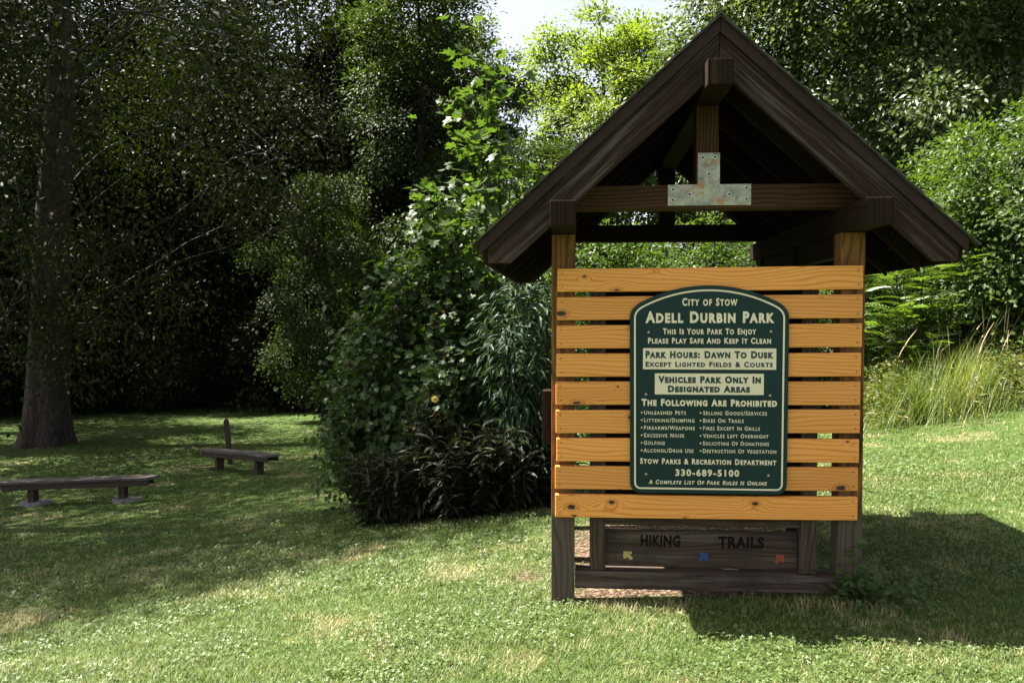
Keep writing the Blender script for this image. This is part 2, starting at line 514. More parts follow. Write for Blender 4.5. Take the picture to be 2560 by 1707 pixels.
# shingles: overlapping courses
def shingles(sgn):
    G = Geo()
    L = 1.392 * math.hypot(1, S_)
    course = .135
    dirv = np.array([sgn, 0, -S_]); dirv = dirv / np.linalg.norm(dirv)
    nrm = np.array([sgn * S_, 0, 1.0]); nrm /= np.linalg.norm(nrm)
    apex = np.array([XC, 0, 3.362])
    nc = int(L / course) + 1
    for c in range(nc):
        s0 = max(0.0, L - (c + 1) * course - .05); s1 = L - c * course
        y = -0.335 - rng.uniform(0, .15)
        while y < 2.55:
            wd = rng.uniform(.12, .20)
            a = max(y, -0.335 - (rng.uniform(0, .014) if y < -.335 else 0)); b = min(y + wd - .004, 2.55)
            if b > a + .01:
                e = s1 + rng.normal(0, .006)
                def P(s, yy, h): return apex + dirv * s + nrm * h + np.array([0, yy, 0])
                h1 = .018 + rng.normal(0, .002); h0 = .003
                Vv = [P(s0, a, h0), P(s0, b, h0), P(e, b, h1), P(e, a, h1), P(s0, a, h0 - .002), P(s0, b, h0 - .002), P(e, b, h1 - .010), P(e, a, h1 - .010)]
                G.add(Vv, [(0, 1, 2, 3), (4, 7, 6, 5), (3, 2, 6, 7), (0, 3, 7, 4), (1, 5, 6, 2)])
            y += wd
    return G.mesh('shingles')
k = NT('asphalt_shingle', 0.95)
gnode = k.n('ShaderNodeNewGeometry')
k.color(k.mix(k.noise(k.obj(), 250, 2, .6), k.ramp(gnode.outputs['Random Per Island'], [(0, (0.035, 0.028, 0.025)), (1, (0.09, 0.075, 0.065))]), (0.05, 0.045, 0.04)))
M_SHING = k.m
for sgn in (-1, 1):
    soffit(sgn)
    link('shingle_roof', shingles(sgn), M_SHING, kiosk)
# ridge cap
prism([(XC - .16, 3.382 - S_ * .16), (XC, 3.388), (XC + .16, 3.382 - S_ * .16), (XC + .16, 3.376 - S_ * .16), (XC, 3.378), (XC - .16, 3.376 - S_ * .16)], -.34, 2.555, DEEP, 'ridge_cap', M_SHING, kiosk, 0)

# gusset plate with bolts
k = NT('galvanised_steel', 0.5)
k.b.inputs['Metallic'].default_value = 0.35
n1 = k.noise(k.obj(), 13, 6, .7); n2 = k.noise(k.obj(), 42, 5, .75)
c = k.ramp(k.math('ADD', k.math('MULTIPLY', n1, .6), k.math('MULTIPLY', n2, .4)), [(0.36, (0.17, 0.17, 0.145)), (0.5, (0.36, 0.345, 0.29)), (0.64, (0.56, 0.52, 0.43))])
rust = k.rng(k.math('ADD', k.noise(k.mapping(k.obj(), (1, 1, 1), (4, 2, 1.2)), 9, 6, .75), k.math('MULTIPLY', n2, .25)), .66, .73)
c = k.mix(rust, c, (0.42, 0.19, 0.05))
k.color(c); M_GALV = k.m
M_BOLT = plain('bolt_steel', (0.62, 0.62, 0.60), 0.4, metal=.3)
M_HOLE = plain('bolt_head', (0.05, 0.05, 0.055), 0.5, metal=.6)
gp = [(-.240, 2.359), (.250, 2.359), (.250, 2.484), (.066, 2.484), (.066, 2.671), (-.064, 2.671), (-.064, 2.484), (-.240, 2.484)]
gus = prism(gp, -.0075, -.0015, ALONG, 'gusset_plate', M_GALV, kiosk, .0012)
prism(gp, 2.342, 2.348, ALONG, 'gusset_plate', M_GALV, kiosk, .0012)
def bolt(x, z, y, r, parent):
    bm = bmesh.new()
    for (rr, h, seg) in ((r, .004, 20), (r * .62, .009, 6)):
        m = Matrix.Translation((x, y - h / 2, z)) @ Matrix.Rotation(R(90), 4, 'X')
        bmesh.ops.create_cone(bm, cap_ends=True, segments=seg, radius1=rr, radius2=rr * .9, depth=h, matrix=m)
    o = mesh_bm('bolt', bm, M_BOLT, parent); o.data.materials.append(M_HOLE)
    for p in o.data.polygons:
        if (p.center.y < y - .0045): p.material_index = 1
for (x, z) in ((-.036, 2.642), (.036, 2.645), (.001, 2.545), (-.210, 2.455), (.222, 2.46), (-.112, 2.424), (.122, 2.424), (-.212, 2.392), (.222, 2.395)):
    bolt(x, z, -.0075, .0135, gus)

# slats
lefts = [-.900, -.902, -.904, -.905, -.909, -.908, -.903, -.912, -.911]
rights = [.895, .893, .892, .888, .885, .885, .882, .878, .877]
for i in range(9):
    zt = 1.984 - i * .1705 + random.uniform(-.0015, .0015)
    tilt = .0135 + random.uniform(-.002, .002)
    zb = zt - .1395
    x0, x1 = lefts[i], rights[i]
    bm = bmesh.new()
    seg = 14
    rings_ = []
    ph = random.uniform(0, 6)
    for s in range(seg + 1):
        t = s / seg; x = x0 + (x1 - x0) * t; dz = tilt * t + .0012 * math.sin(t * 5 + ph); dy = .0012 * math.sin(t * 4 + ph * 2)
        rings_.append([bm.verts.new((x, -.0415 + dy, zb + dz)), bm.verts.new((x, -.0415 + dy, zt + dz)), bm.verts.new((x, -.0025 + dy * .2, zt + dz)), bm.verts.new((x, -.0025 + dy * .2, zb + dz))])
    for s in range(seg):
        for q in range(4): bm.faces.new((rings_[s][q], rings_[s][(q + 1) % 4], rings_[s + 1][(q + 1) % 4], rings_[s + 1][q]))
    bm.faces.new(rings_[0]); bm.faces.new(rings_[-1][::-1])
    bmesh.ops.recalc_face_normals(bm, faces=bm.faces[:])
    sharp = [e for e in bm.edges if len(e.link_faces) == 2 and e.calc_face_angle(0) > .8]
    bmesh.ops.bevel(bm, geom=sharp, offset=.005, segments=2, profile=.5, affect='EDGES')
    bm.normal_update()
    uvl = bm.loops.layers.uv.new('UVMap')
    uv_box(bm, uvl, (1, 0, 0), (random.uniform(0, 60), random.uniform(0, 60)))
    so = mesh_bm('slat', bm, W_SLAT, kiosk)
    # screw heads
    for (x, z) in ((x0 + .028, zt - .028), (x0 + .03, zb + .028), (x1 - .03, zt - .026 + tilt), (x1 - .028, zb + .028 + tilt)):
        bm = bmesh.new()
        bmesh.ops.create_cone(bm, cap_ends=True, segments=10, radius1=.0042, radius2=.0036, depth=.003, matrix=Matrix.Translation((x, -.0425, z)) @ Matrix.Rotation(R(90), 4, 'X'))
        mesh_bm('screw', bm, M_HOLE, so)

# old message-board frame behind the slats, trail board below
block(-.700, -.604, .012, .100, .146, 1.96, UP, 'frame_upright', W_GREY, kiosk, .004)
block(.560, .656, .012, .100, .148, 1.96, UP, 'frame_upright', W_GREY, kiosk, .004)
block(-.603, .559, .02, .095, .425, .47, ALONG, 'frame_rail', W_GREY, kiosk, .004)
block(-.603, .559, .055, .075, .472, 1.95, ALONG, 'back_panel', W_DARK, kiosk, .002)
block(-.790, .773, .004, .144, .035, .143, ALONG, 'sill_beam', W_GREY, kiosk, .006)
tb = block(-.602, .558, .062, .098, .160, .386, ALONG, 'trail_board', W_GREY, kiosk, .005)
bx = block(-.992, -.937, .02, .14, .915, 1.243, UP, 'brochure_box', W_DARK, kiosk, .004)

# ------------------------------------------------------------------ lettering
def text_mesh(body, x0, x1, z_base, z_cap, y, name, mat, parent, bold=0.0, smallcaps=True, shear=0.0, depth=.0012, sc=0.83, center=None):
    cu = bpy.data.curves.new(name, 'FONT')
    cu.body = body.upper() if smallcaps else body
    cu.size = 1.0
    bold = bold * 1.0 + .012
    cu.offset = bold
    cu.extrude = 0.004
    cu.resolution_u = 3
    cu.shear = shear
    if smallcaps:
        cu.small_caps_scale = sc
        cu.body = body
        for i, ch in enumerate(body):
            if ch.islower(): cu.body_format[i].use_small_caps = True
    cu.space_character = 1.24 if smallcaps else 1.12
    cu.space_word = 1.15
    tmp = bpy.data.objects.new('tmp', cu); COL.objects.link(tmp)
    dg = bpy.context.evaluated_depsgraph_get()
    me = bpy.data.meshes.new_from_object(tmp.evaluated_get(dg))
    bpy.data.objects.remove(tmp)
    co = np.empty(len(me.vertices) * 3, np.float32); me.vertices.foreach_get('co', co); co = co.reshape(-1, 3)
    bold_ = bold
    H = 0.729 + 2 * bold
    sz = (z_cap - z_base) / H
    a, b = co[:, 0].min(), co[:, 0].max()
    sx = (x1 - x0) / (b - a)
    out = np.stack([x0 + (co[:, 0] - a) * sx, y - co[:, 2] / .004 * depth, z_base + (co[:, 1] + bold) * sz], 1)
    me.vertices.foreach_set('co', out.astype(np.float32).ravel())
    me.update()
    me.materials.clear()
    bpy.data.curves.remove(cu)
    nw = len(body.split())
    if nw == 1: return [link(name, me, mat, parent)]
    # one mesh per word: cut the line at its widest gaps between glyphs
    out = out[np.argsort(out[:, 0])] if False else out
    polys = [tuple(p.vertices) for p in me.polygons]
    par = list(range(len(out)))
    def find(i):
        while par[i] != i: par[i] = par[par[i]]; i = par[i]
        return i
    for p in polys:
        for v in p[1:]: par[find(v)] = find(p[0])
    roots = np.array([find(i) for i in range(len(out))])
    spans = sorted((out[roots == r_, 0].min(), out[roots == r_, 0].max()) for r_ in set(roots))
    gaps = []; hi = spans[0][1]
    for lo_, h_ in spans[1:]:
        if lo_ > hi: gaps.append((lo_ - hi, (lo_ + hi) / 2))
        hi = max(hi, h_)
    cuts = sorted(c_ for g_, c_ in sorted(gaps, reverse=True)[:nw - 1])
    made = []
    for w_ in range(len(cuts) + 1):
        lo_ = cuts[w_ - 1] if w_ else -9; h_ = cuts[w_] if w_ < len(cuts) else 9
        ps = [p for p in polys if lo_ < out[p[0], 0] < h_]
        ids = sorted({v for p in ps for v in p}); mp_ = {v: i for i, v in enumerate(ids)}
        m2_ = bpy.data.meshes.new(name)
        m2_.from_pydata([tuple(out[i]) for i in ids], [], [[mp_[v] for v in p] for p in ps])
        made.append(link(name, m2_, mat, parent))
    bpy.data.meshes.remove(me)
    return made

# ------------------------------------------------------------------ green rules sign (screwed to the slats)
def k_world(u, w, z): return (KO[0] + u * kr[0] + w * kd[0], KO[1] + u * kr[1] + w * kd[1], z)
SZ0 = .640
sign = empty('park_rules_sign', k_world(0, -.044, SZ0), -KYAW)
tag(sign, 'dark green arch-topped park rules sign with cream lettering on the orange slats', 'sign')
k = NT('sign_green', 0.45)
k.b.inputs['Specular IOR Level'].default_value = .22
k.color(k.ramp(k.noise(k.obj(), 3, 4, .6), [(0.3, (0.0055, 0.025, 0.024)), (0.7, (0.0072, 0.030, 0.028))]))
M_GREEN = k.m
M_CREAM = plain('sign_cream', (0.76, 0.64, 0.47), 0.45, var=.05, scale=8)
M_DKTXT = plain('sign_dark_lettering', (0.008, 0.034, 0.033), 0.45)
M_SCREW = plain('brass_screw', (0.42, 0.33, 0.24), 0.3, metal=.85)
def sign_outline():
    pts = []
    Rr = .861; zc = 1.881 - SZ0 - Rr
    th = math.asin(.40 / Rr)
    for i in range(41):
        a = -th + 2 * th * i / 40
        pts.append((Rr * math.sin(a), zc + Rr * math.cos(a)))
    def quad(p, c, q, n=10, skip=1):
        return [((1 - t) ** 2 * p[0] + 2 * t * (1 - t) * c[0] + t * t * q[0], (1 - t) ** 2 * p[1] + 2 * t * (1 - t) * c[1] + t * t * q[1]) for t in [i / n for i in range(skip, n + 1)]]
    e = pts[-1]; sl = .40 / math.sqrt(Rr * Rr - .16)
    cz = e[1] - (.466 - .40) * sl
    pts += quad(e, (.466, cz), (.466, cz - .062))
    r = .062
    for i in range(0, 11):
        a = R(90) * i / 10
        pts.append((.461 - r + r * math.cos(a), r - r * math.sin(a)))
    half = [p for p in pts if p[0] > 1e-6]
    return half  # apex side to bottom, right half
half = sign_outline()
OUT = [(-x, z) for x, z in half[::-1]] + [(0.0, 1.881 - SZ0)] + half   # bottom-left, up over the arch, to bottom-right
def inset(poly, d):
    n = len(poly); out = []
    for i in range(n):
        p0 = Vector(poly[i - 1]); p1 = Vector(poly[i]); p2 = Vector(poly[(i + 1) % n])
        t = ((p1 - p0).normalized() + (p2 - p1).normalized()).normalized()
        nn = Vector((t.y, -t.x))
        out.append((p1.x + nn.x * d, p1.y + nn.y * d))
    return out
prism(OUT, -.014, 0.0, UP, 'sign_panel', M_GREEN, sign, .0025)
SY = -.0142
def ring(d0, d1, name, mat, parent):
    a = inset(OUT, d0); b = inset(OUT, d1); n = len(a)
    V = [(x, SY - .001, z) for x, z in a] + [(x, SY - .001, z) for x, z in b] + [(x, SY + .001, z) for x, z in a] + [(x, SY + .001, z) for x, z in b]
    F = []
    for i in range(n):
        j = (i + 1) % n
        F += [(i, j, n + j, n + i), (i, 2 * n + i, 2 * n + j, j), (n + i, n + j, 3 * n + j, 3 * n + i)]
    return link(name, np_mesh(name, V, F), mat, parent)
ring(.0245, .0345, 'border_line', M_CREAM, sign)
def su(zx, zy): return (zx - (650 - .0045 * zy)) / 1187.0
def sz(zy): return 1.881 - (zy - 62) / 1175.0 - SZ0
def line(body, a, b, base, cap, bold=.012, mat=None, y=SY, parent=None, **kw):
    return text_mesh(body, su(a, base), su(b, base), sz(base), sz(cap), y, 'lettering', mat or M_CREAM, parent or sign, bold=bold, **kw)
line('City of Stow', 462, 845, 204, 147, .022)
line('Adell Durbin Park', 205, 1100, 324, 238, .034)
line('This Is Your Park To Enjoy', 327, 975, 403, 359, .024)
line('Please Play Safe And Keep It Clean', 223, 1077, 468, 424, .024)
def panel(a, b, c, d):
    x0, x1, z0, z1 = su(a, d), su(b, d), sz(d), sz(c); r = .005
    poly = []
    for cx_, cz_, a0 in ((x1 - r, z0 + r, -90), (x1 - r, z1 - r, 0), (x0 + r, z1 - r, 90), (x0 + r, z0 + r, 180)):
        for i in range(5): poly.append((cx_ + r * math.cos(R(a0 + i * 22.5)), cz_ + r * math.sin(R(a0 + i * 22.5))))
    return prism(poly, SY - .0012, SY + .0012, ALONG, 'text_panel', M_CREAM, sign, 0)
P1 = panel(187, 1113, 500, 648); P2 = panel(270, 1028, 676, 824)
YP = SY - .0014
line('Park Hours: Dawn To Dusk', 205, 1095, 570, 516, .044, M_DKTXT, YP, parent=P1)
line('Except Lighted Fields & Courts', 205, 1090, 631, 591, .03, M_DKTXT, YP, parent=P1)
line('Vehicles Park Only In', 294, 1008, 744, 691, .052, M_DKTXT, YP, parent=P2)
line('Designated Areas', 362, 933, 808, 758, .052, M_DKTXT, YP, parent=P2)
line('The Following Are Prohibited', 177, 1120, 905, 853, .04)
L1 = [('Unleashed Pets', 195, 488), ('Littering/Dumping', 195, 548), ('Firearms/Weapons', 195, 550), ('Excessive Noise', 195, 476), ('Golfing', 194, 340), ('Alcohol/Drug Use', 192, 541)]
L2 = [('Selling Goods/Services', 609, 1051), ('Bikes On Trails', 609, 890), ('Fires Except In Grills', 609, 1002), ('Vehicles Left Overnight', 608, 1062), ('Soliciting Of Donations', 607, 1065), ('Destruction Of Vegetation', 607, 1116)]
for i in range(6):
    base = 966 + i * 53.2
    for (body, a, b), bx_ in ((L1[i], 178), (L2[i], 591)):
        t = line(body, a, b, base, base - 30, .004)
        bm = bmesh.new()
        bmesh.ops.create_cone(bm, cap_ends=True, segments=12, radius1=.0048, radius2=.0048, depth=.002, matrix=Matrix.Translation((su(bx_, base), SY - .0002, sz(base - 14))) @ Matrix.Rotation(R(90), 4, 'X'))
        mesh_bm('bullet', bm, M_CREAM, sign)
line('Stow Parks & Recreation Department', 167, 1117, 1313, 1271, .026)
line('330-689-5100', 415, 860, 1396, 1346, .026)
line('A Complete List Of Park Rules Is Online', 227, 1053, 1455, 1424, .016, shear=.22)
for (a, b) in ((227, 389), (1077, 383), (208, 825), (1072, 828), (209, 1387), (1063, 1387)):
    bm = bmesh.new()
    bmesh.ops.create_uvsphere(bm, u_segments=14, v_segments=8, radius=.0085, matrix=Matrix.Translation((su(a, b), SY, sz(b))) @ Matrix.Diagonal((1, .5, 1, 1)))
    mesh_bm('screw', bm, M_SCREW, sign, True)

# trail board lettering and arrows
M_BURN = plain('routed_black', (0.012, 0.010, 0.008), .9, spec=.05)
def tu(x): return -.602 + (x - 135) / 1690.0
def tz(y): return .386 - (y - 112) / 1755.0
text_mesh('HIKING', tu(497), tu(905), tz(285), tz(155), .0618, 'lettering', M_BURN, tb, bold=.035, smallcaps=False)
text_mesh('TRAILS', tu(1292), tu(1755), tz(288), tz(155), .0618, 'lettering', M_BURN, tb, bold=.035, smallcaps=False)
def arrow(x0, x1, y0, y1, flip, c, nm):
    # an arrow pointing to an upper corner
    s = [(0, 0), (.80, 0), (.80, .30), (.53, .30), (.97, .74), (.72, .99), (.30, .55), (.30, .82), (0, .82)]
    if flip: s = [(1 - a, b) for a, b in s][::-1]
    poly = [(tu(x0 + (x1 - x0) * a), tz(y0 + (y1 - y0) * b)) for a, b in s]
    kk = NT(nm, .8)
    n_ = kk.noise(kk.obj(), 90, 5, .75)
    kk.color(kk.mix(kk.rng(n_, .57, .66), c, (0.05, 0.035, 0.028)))
    o = prism(poly, .0606, .0635, ALONG, 'arrow', kk.m, tb, 0)
    o['label'] = nm.replace('_', ' ')
arrow(320, 425, 345, 440, False, (0.46, 0.36, 0.12), 'faded_yellow_arrow')
arrow(1085, 1185, 348, 440, True, (0.025, 0.055, 0.22), 'faded_blue_arrow')
arrow(1855, 1960, 350, 450, True, (0.26, 0.06, 0.025), 'faded_red_arrow')

# ================================================================== BENCHES, STAKE
M_CONC = plain('old_concrete', (0.22, 0.20, 0.185), .95, var=.35, scale=14)
W_BENCH = wood('bench_timber', (0.10, 0.082, 0.07), (0.062, 0.048, 0.04), (0.026, 0.020, 0.016), rings=26, knots=.12, rough=.7, bump=.8, weather=(0.22, 0.205, 0.19))
W_BLEG = wood('bench_leg_timber', (0.075, 0.050, 0.036), (0.046, 0.030, 0.022), (0.02, 0.013, 0.010), rings=26, knots=.1, rough=.8, bump=.5)
def bench(pa, pb, h, over, label, footing):
    """pa, pb: ground points of the two legs (left, right)"""
    pa = Vector((*pa, gz1(*pa))); pb = Vector((*pb, gz1(*pb)))
    mid = (pa + pb) / 2
    d = pb - pa
    rz = math.atan2(d.y, d.x); L = math.hypot(d.x, d.y)
    root = empty('park_bench', mid, rz)
    tag(root, label, 'bench', 'backless park benches on the lawn')
    def dz(x): return d.z * x / L
    hl = L / 2
    T = hl + over
    # seat: one plank with clipped corners
    bm = bmesh.new()
    wd = .15; c = .10
    pl = [(-T, -wd + c * .8), (-T + c, -wd), (T - c, -wd), (T, -wd + c * .8), (T, wd - c * .8), (T - c, wd), (-T + c, wd), (-T, wd - c * .8)]
    a = [bm.verts.new((x, y, h - .045 + dz(x))) for x, y in pl]; b = [bm.verts.new((x, y, h + dz(x))) for x, y in pl]
    bm.faces.new(a[::-1]); bm.faces.new(b)
    for i in range(8): bm.faces.new((a[i], a[(i + 1) % 8], b[(i + 1) % 8], b[i]))
    bmesh.ops.bevel(bm, geom=bm.edges[:], offset=.006, segments=2, profile=.5, affect='EDGES')
    bm.normal_update()
    uvl = bm.loops.layers.uv.new('UVMap'); uv_box(bm, uvl, (1, 0, 0), (random.uniform(0, 40), random.uniform(0, 40)))
    mesh_bm('seat', bm, W_BENCH, root)
    for y0 in (-.125, .085):
        T2 = T - .10
        bm = bmesh.new()
        vs = []
        for x in (-T2, T2):
            vs.append([bm.verts.new((x, y0, h - .135 + dz(x))), bm.verts.new((x, y0 + .04, h - .135 + dz(x))), bm.verts.new((x, y0 + .04, h - .048 + dz(x))), bm.verts.new((x, y0, h - .048 + dz(x)))])
        bm.faces.new(vs[0][::-1]); bm.faces.new(vs[1])
        for q in range(4): bm.faces.new((vs[0][q], vs[0][(q + 1) % 4], vs[1][(q + 1) % 4], vs[1][q]))
        bmesh.ops.recalc_face_normals(bm, faces=bm.faces[:])
        bmesh.ops.bevel(bm, geom=bm.edges[:], offset=.004, segments=2, profile=.5, affect='EDGES'); bm.normal_update()
        uvl = bm.loops.layers.uv.new('UVMap'); uv_box(bm, uvl, (1, 0, 0), (random.uniform(0, 40), random.uniform(0, 40)))
        mesh_bm('seat_rail', bm, W_BLEG, root)
    for x in (-hl, hl):
        block(x - .05, x + .05, -.075, .075, dz(x) - .3, dz(x) + h - .05, UP, 'leg', W_BLEG, root, .005)
        if footing:
            bm = bmesh.new()
            n = 22; top = []; bot = []
            for i in range(n):
                aa = 2 * math.pi * i / n
                rr = (.20 + .035 * math.sin(aa * 3 + x) + random.uniform(-.02, .02)); 
                top.append(bm.verts.new((x + .03 + rr * 1.05 * math.cos(aa), rr * .9 * math.sin(aa), dz(x) + .055 + random.uniform(-.008, .008))))
                bot.append(bm.verts.new((x + .03 + rr * 1.12 * math.cos(aa), rr * .98 * math.sin(aa), dz(x) - .12)))
            cap = bm.verts.new((x + .03, 0, dz(x) + .065))
            for i in range(n):
                j = (i + 1) % n
                bm.faces.new((top[i], top[j], cap)); bm.faces.new((bot[i], bot[j], top[j], top[i]))
            mesh_bm('footing', bm, M_CONC, root)
    return root
def at(px, Y): return ((px - 1176) / 1959.7 * Y, Y)
bench(at(70, 13.45), at(278, 13.5), .40, .54, 'long backless grey bench on two rough concrete footings', True)
bench(at(501, 16.9), at(592, 15.9), .40, .58, 'short dark backless bench in front of a leaning stake', False)

sx_, sy_ = at(530, 17.6)
stake = empty('wooden_stake', (sx_, sy_, gz1(sx_, sy_)))
tag(stake, 'leaning brown wooden stake with a rounded top standing behind the short bench', 'stake')
prism([(-.045, -.3), (.045, -.3), (-.065, .90), (-.085, .945), (-.115, .955), (-.145, .93), (-.155, .88)], -.04, .04, UP, 'stake_post', W_BLEG, stake, .004)

# ================================================================== VEGETATION
BARK = barkmat('bark_brown', (0.018, 0.012, 0.010), (0.085, 0.053, 0.041))
BARK2 = barkmat('bark_dark', (0.008, 0.007, 0.006), (0.024, 0.020, 0.017), 9)
STEM = plain('green_stem', (0.022, 0.026, 0.012), .7)
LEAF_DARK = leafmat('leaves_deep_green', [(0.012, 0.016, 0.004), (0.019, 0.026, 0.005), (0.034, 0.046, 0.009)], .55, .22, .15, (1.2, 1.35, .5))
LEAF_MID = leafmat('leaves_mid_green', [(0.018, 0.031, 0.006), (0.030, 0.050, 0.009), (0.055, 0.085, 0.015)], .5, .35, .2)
LEAF_YEL = leafmat('leaves_yellow_green', [(0.070, 0.105, 0.018), (0.12, 0.165, 0.026), (0.18, 0.22, 0.04)], .45, .5)
LEAF_PALE = leafmat('leaves_pale_green', [(0.055, 0.085, 0.028), (0.10, 0.135, 0.042), (0.16, 0.195, 0.065)], .42, .5)
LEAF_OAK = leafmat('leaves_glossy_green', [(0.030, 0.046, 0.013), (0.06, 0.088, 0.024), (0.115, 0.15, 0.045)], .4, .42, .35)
LEAF_TULIP = leafmat('leaves_tulip', [(0.030, 0.056, 0.012), (0.050, 0.086, 0.018), (0.085, 0.13, 0.028)], .45, .42, .35)
LEAF_MAPLE = leafmat('leaves_maple_shrub', [(0.019, 0.040, 0.009), (0.037, 0.070, 0.014), (0.07, 0.118, 0.024)], .48, .35, .28)
LEAF_RED = leafmat('leaves_young_red', [(0.09, 0.045, 0.02), (0.14, 0.06, 0.03), (0.10, 0.10, 0.03)], .4, .4)
LEAF_LANCE = leafmat('leaves_lance', [(0.014, 0.019, 0.007), (0.023, 0.030, 0.010), (0.040, 0.048, 0.017)], .5, .3, .25)
LEAF_WILLOW = leafmat('leaves_narrow_blue_green', [(0.020, 0.042, 0.018), (0.032, 0.062, 0.026), (0.05, 0.09, 0.036)], .5, .35, .3)
LEAF_SUMAC = leafmat('leaves_sumac', [(0.06, 0.105, 0.018), (0.095, 0.15, 0.025), (0.145, 0.195, 0.034)], .42, .42)
LEAF_SHRUB = leafmat('leaves_bright_shrub', [(0.028, 0.052, 0.010), (0.050, 0.086, 0.015), (0.088, 0.13, 0.023)], .45, .4, .25)
M_PETAL = plain('yellow_petal', (0.62, 0.46, 0.08), .6)
M_DISC = plain('flower_disc', (0.16, 0.09, 0.02), .8)

def wander(p0, p1, n, amp):
    t = np.linspace(0, 1, n)[:, None]
    P = np.asarray(p0) * (1 - t) + np.asarray(p1) * t
    P[1:-1] += np.cumsum(rng.normal(0, amp, (n - 2, 3)), 0) * np.sin(np.pi * t[1:-1])
    return P

def crown_leaves(C, per, spread, size, tpl, lift=.5, outc=None, flat=.34, droop=.15):
    """C: cluster centres (n,3). every centre carries one spray: a tilted, fairly flat fan of leaves"""
    n = len(C)
    o = unit(C - (outc if outc is not None else 0) + 1e-4)
    NC = unit(np.array([0, 0, 1.0]) * (.55 + lift * .7) + o * .7 + rng.normal(0, .34, (n, 3)))
    A = unit(np.cross(NC, unit(rng.normal(0, 1, (n, 3))))); B = np.cross(NC, A)
    k_ = rng.poisson(per, n)
    idx = np.repeat(np.arange(n), k_)
    m = len(idx)
    q = rng.normal(0, 1, (m, 3)) * spread
    P = C[idx] + A[idx] * q[:, :1] + B[idx] * q[:, 1:2] + NC[idx] * q[:, 2:] * flat
    P[:, 2] -= (q[:, 0] ** 2 + q[:, 1] ** 2) * .18 / max(spread, .1)
    D = unit(unit(P - C[idx]) + o[idx] * .5 + rng.normal(0, .45, (m, 3)) + np.array([0, 0, -droop]))
    N = unit(NC[idx] + rng.normal(0, .30, (m, 3)))
    S = size * rng.uniform(.6, 1.25, m)
    return scatter(tpl[0], tpl[1], P, D, N, S)

def build_tree(name, H, crown_lo, rad, trunk_r, lobes, clusters, per, leaf, tpl, mat, bark, spread=.42, lean=(0, 0), flat=.8, seed=1, topness=.5, flare=1.6, lobe_r=.42, hang=0.0, ctr=(0, 0), shape=1.0, limbs=None, limb=.26, twig_every=4):
    """an Empty with trunk (and its limbs) and crown; returns the root"""
    global rng
    keep = rng; rng = np.random.default_rng(seed)
    root = empty(name, (0, 0, 0))
    G = Geo()
    top = np.array([lean[0], lean[1], H * .9])
    T0 = wander((0, 0, -.6), top, 14, .05 * H / 14)
    tt = np.linspace(0, 1, 22) ** 1.8
    T = np.stack([np.interp(tt, np.linspace(0, 1, 14), T0[:, q]) for q in range(3)], 1)
    sides = 28
    th = np.linspace(0, 2 * np.pi, sides, endpoint=False)
    rr = trunk_r * (1 - tt) ** .7 * (1 + (flare - 1) * np.exp(-tt * 34)) + .015
    rr = rr[:, None] * (1 + (.07 + .17 * np.exp(-tt * 26))[:, None] * np.sin(th * 5 + 1)[None] + .035 * np.sin(th * 9 + .5)[None])
    G.tube(T, rr, sides)
    # lobes of the crown
    LC = []; LR = []
    cz = (H + crown_lo) / 2; hz = (H - crown_lo) / 2
    ga = 2.39996
    for i in range(lobes):
        f = (i + .5) / lobes
        zz = crown_lo + (H - crown_lo) * (f ** (.9)) * .96
        q = (zz - cz) / hz
        prof = math.sqrt(max(.04, 1 - abs(q) ** 2.2)) ** shape
        a = i * ga + rng.uniform(-.4, .4)
        r_ = rad * prof * rng.uniform(.38, .95)
        LC.append((ctr[0] + r_ * math.cos(a), ctr[1] + r_ * math.sin(a), zz - hang * r_))
        LR.append(rad * lobe_r * rng.uniform(.6, 1.35) * (.65 + .35 * prof))
    LC = np.array(LC); LR = np.array(LR)
    for c, r_ in zip(LC, LR):
        zb = max(crown_lo * .75, c[2] - .55 * math.hypot(c[0], c[1]) - .3)
        f = np.clip((zb + .6) / (H * .9 + .6), .05, .95)
        b0 = np.array([np.interp(f, tt, T[:, q]) for q in range(3)])
        P = wander(b0, c, 8, .05 * rad / 6)
        P[:, 2] += np.sin(np.linspace(0, np.pi, 8)) * .06 * rad
        br = trunk_r * limb * (1 - f * .5)
        G.tube(P, np.linspace(br, br * .18, 8), 7)
    wts = LR ** 2; wts /= wts.sum()
    CC = []
    for c, r_, w in zip(LC, LR, wts):
        n = max(4, int(clusters * w))
        v = unit(rng.normal(0, 1, (n, 3)))
        rad_ = r_ * rng.uniform(.35, 1.08, n) ** .55
        p = c + v * rad_[:, None] * np.array([1, 1, flat])
        CC.append(p)
        for q in range(0, n, twig_every):
            P = wander(c + rng.normal(0, .1 * r_, 3), p[q], 5, .02 * r_)
            G.tube(P, np.linspace(trunk_r * .05 + .008, .006, 5), 4)
    CC = np.concatenate(CC)
    if limbs is not None:
        for P0, P1, r0 in limbs:
            P = wander(P0, P1, 10, .12)
            G.tube(P, np.linspace(r0, r0 * .2, 10), 9)
    outc = np.array([ctr[0], ctr[1], cz])
    V, F = crown_leaves(CC, per, spread, leaf, tpl, outc=outc)
    link('trunk', G.mesh(name + '_trunk', True), bark, root)
    link('crown', np_mesh(name + '_crown', V, F), mat, root)
    rng = keep
    return root

def place(root, px, Y, rz=None, s=1.0, dz=0.0, xy=None):
    x, y = at(px, Y) if xy is None else xy
    root.location = (x, y, gz1(x, y) + dz)
    root.rotation_euler = (0, 0, random.uniform(0, 6.28) if rz is None else rz)
    root.scale = (s, s, s)
    return root

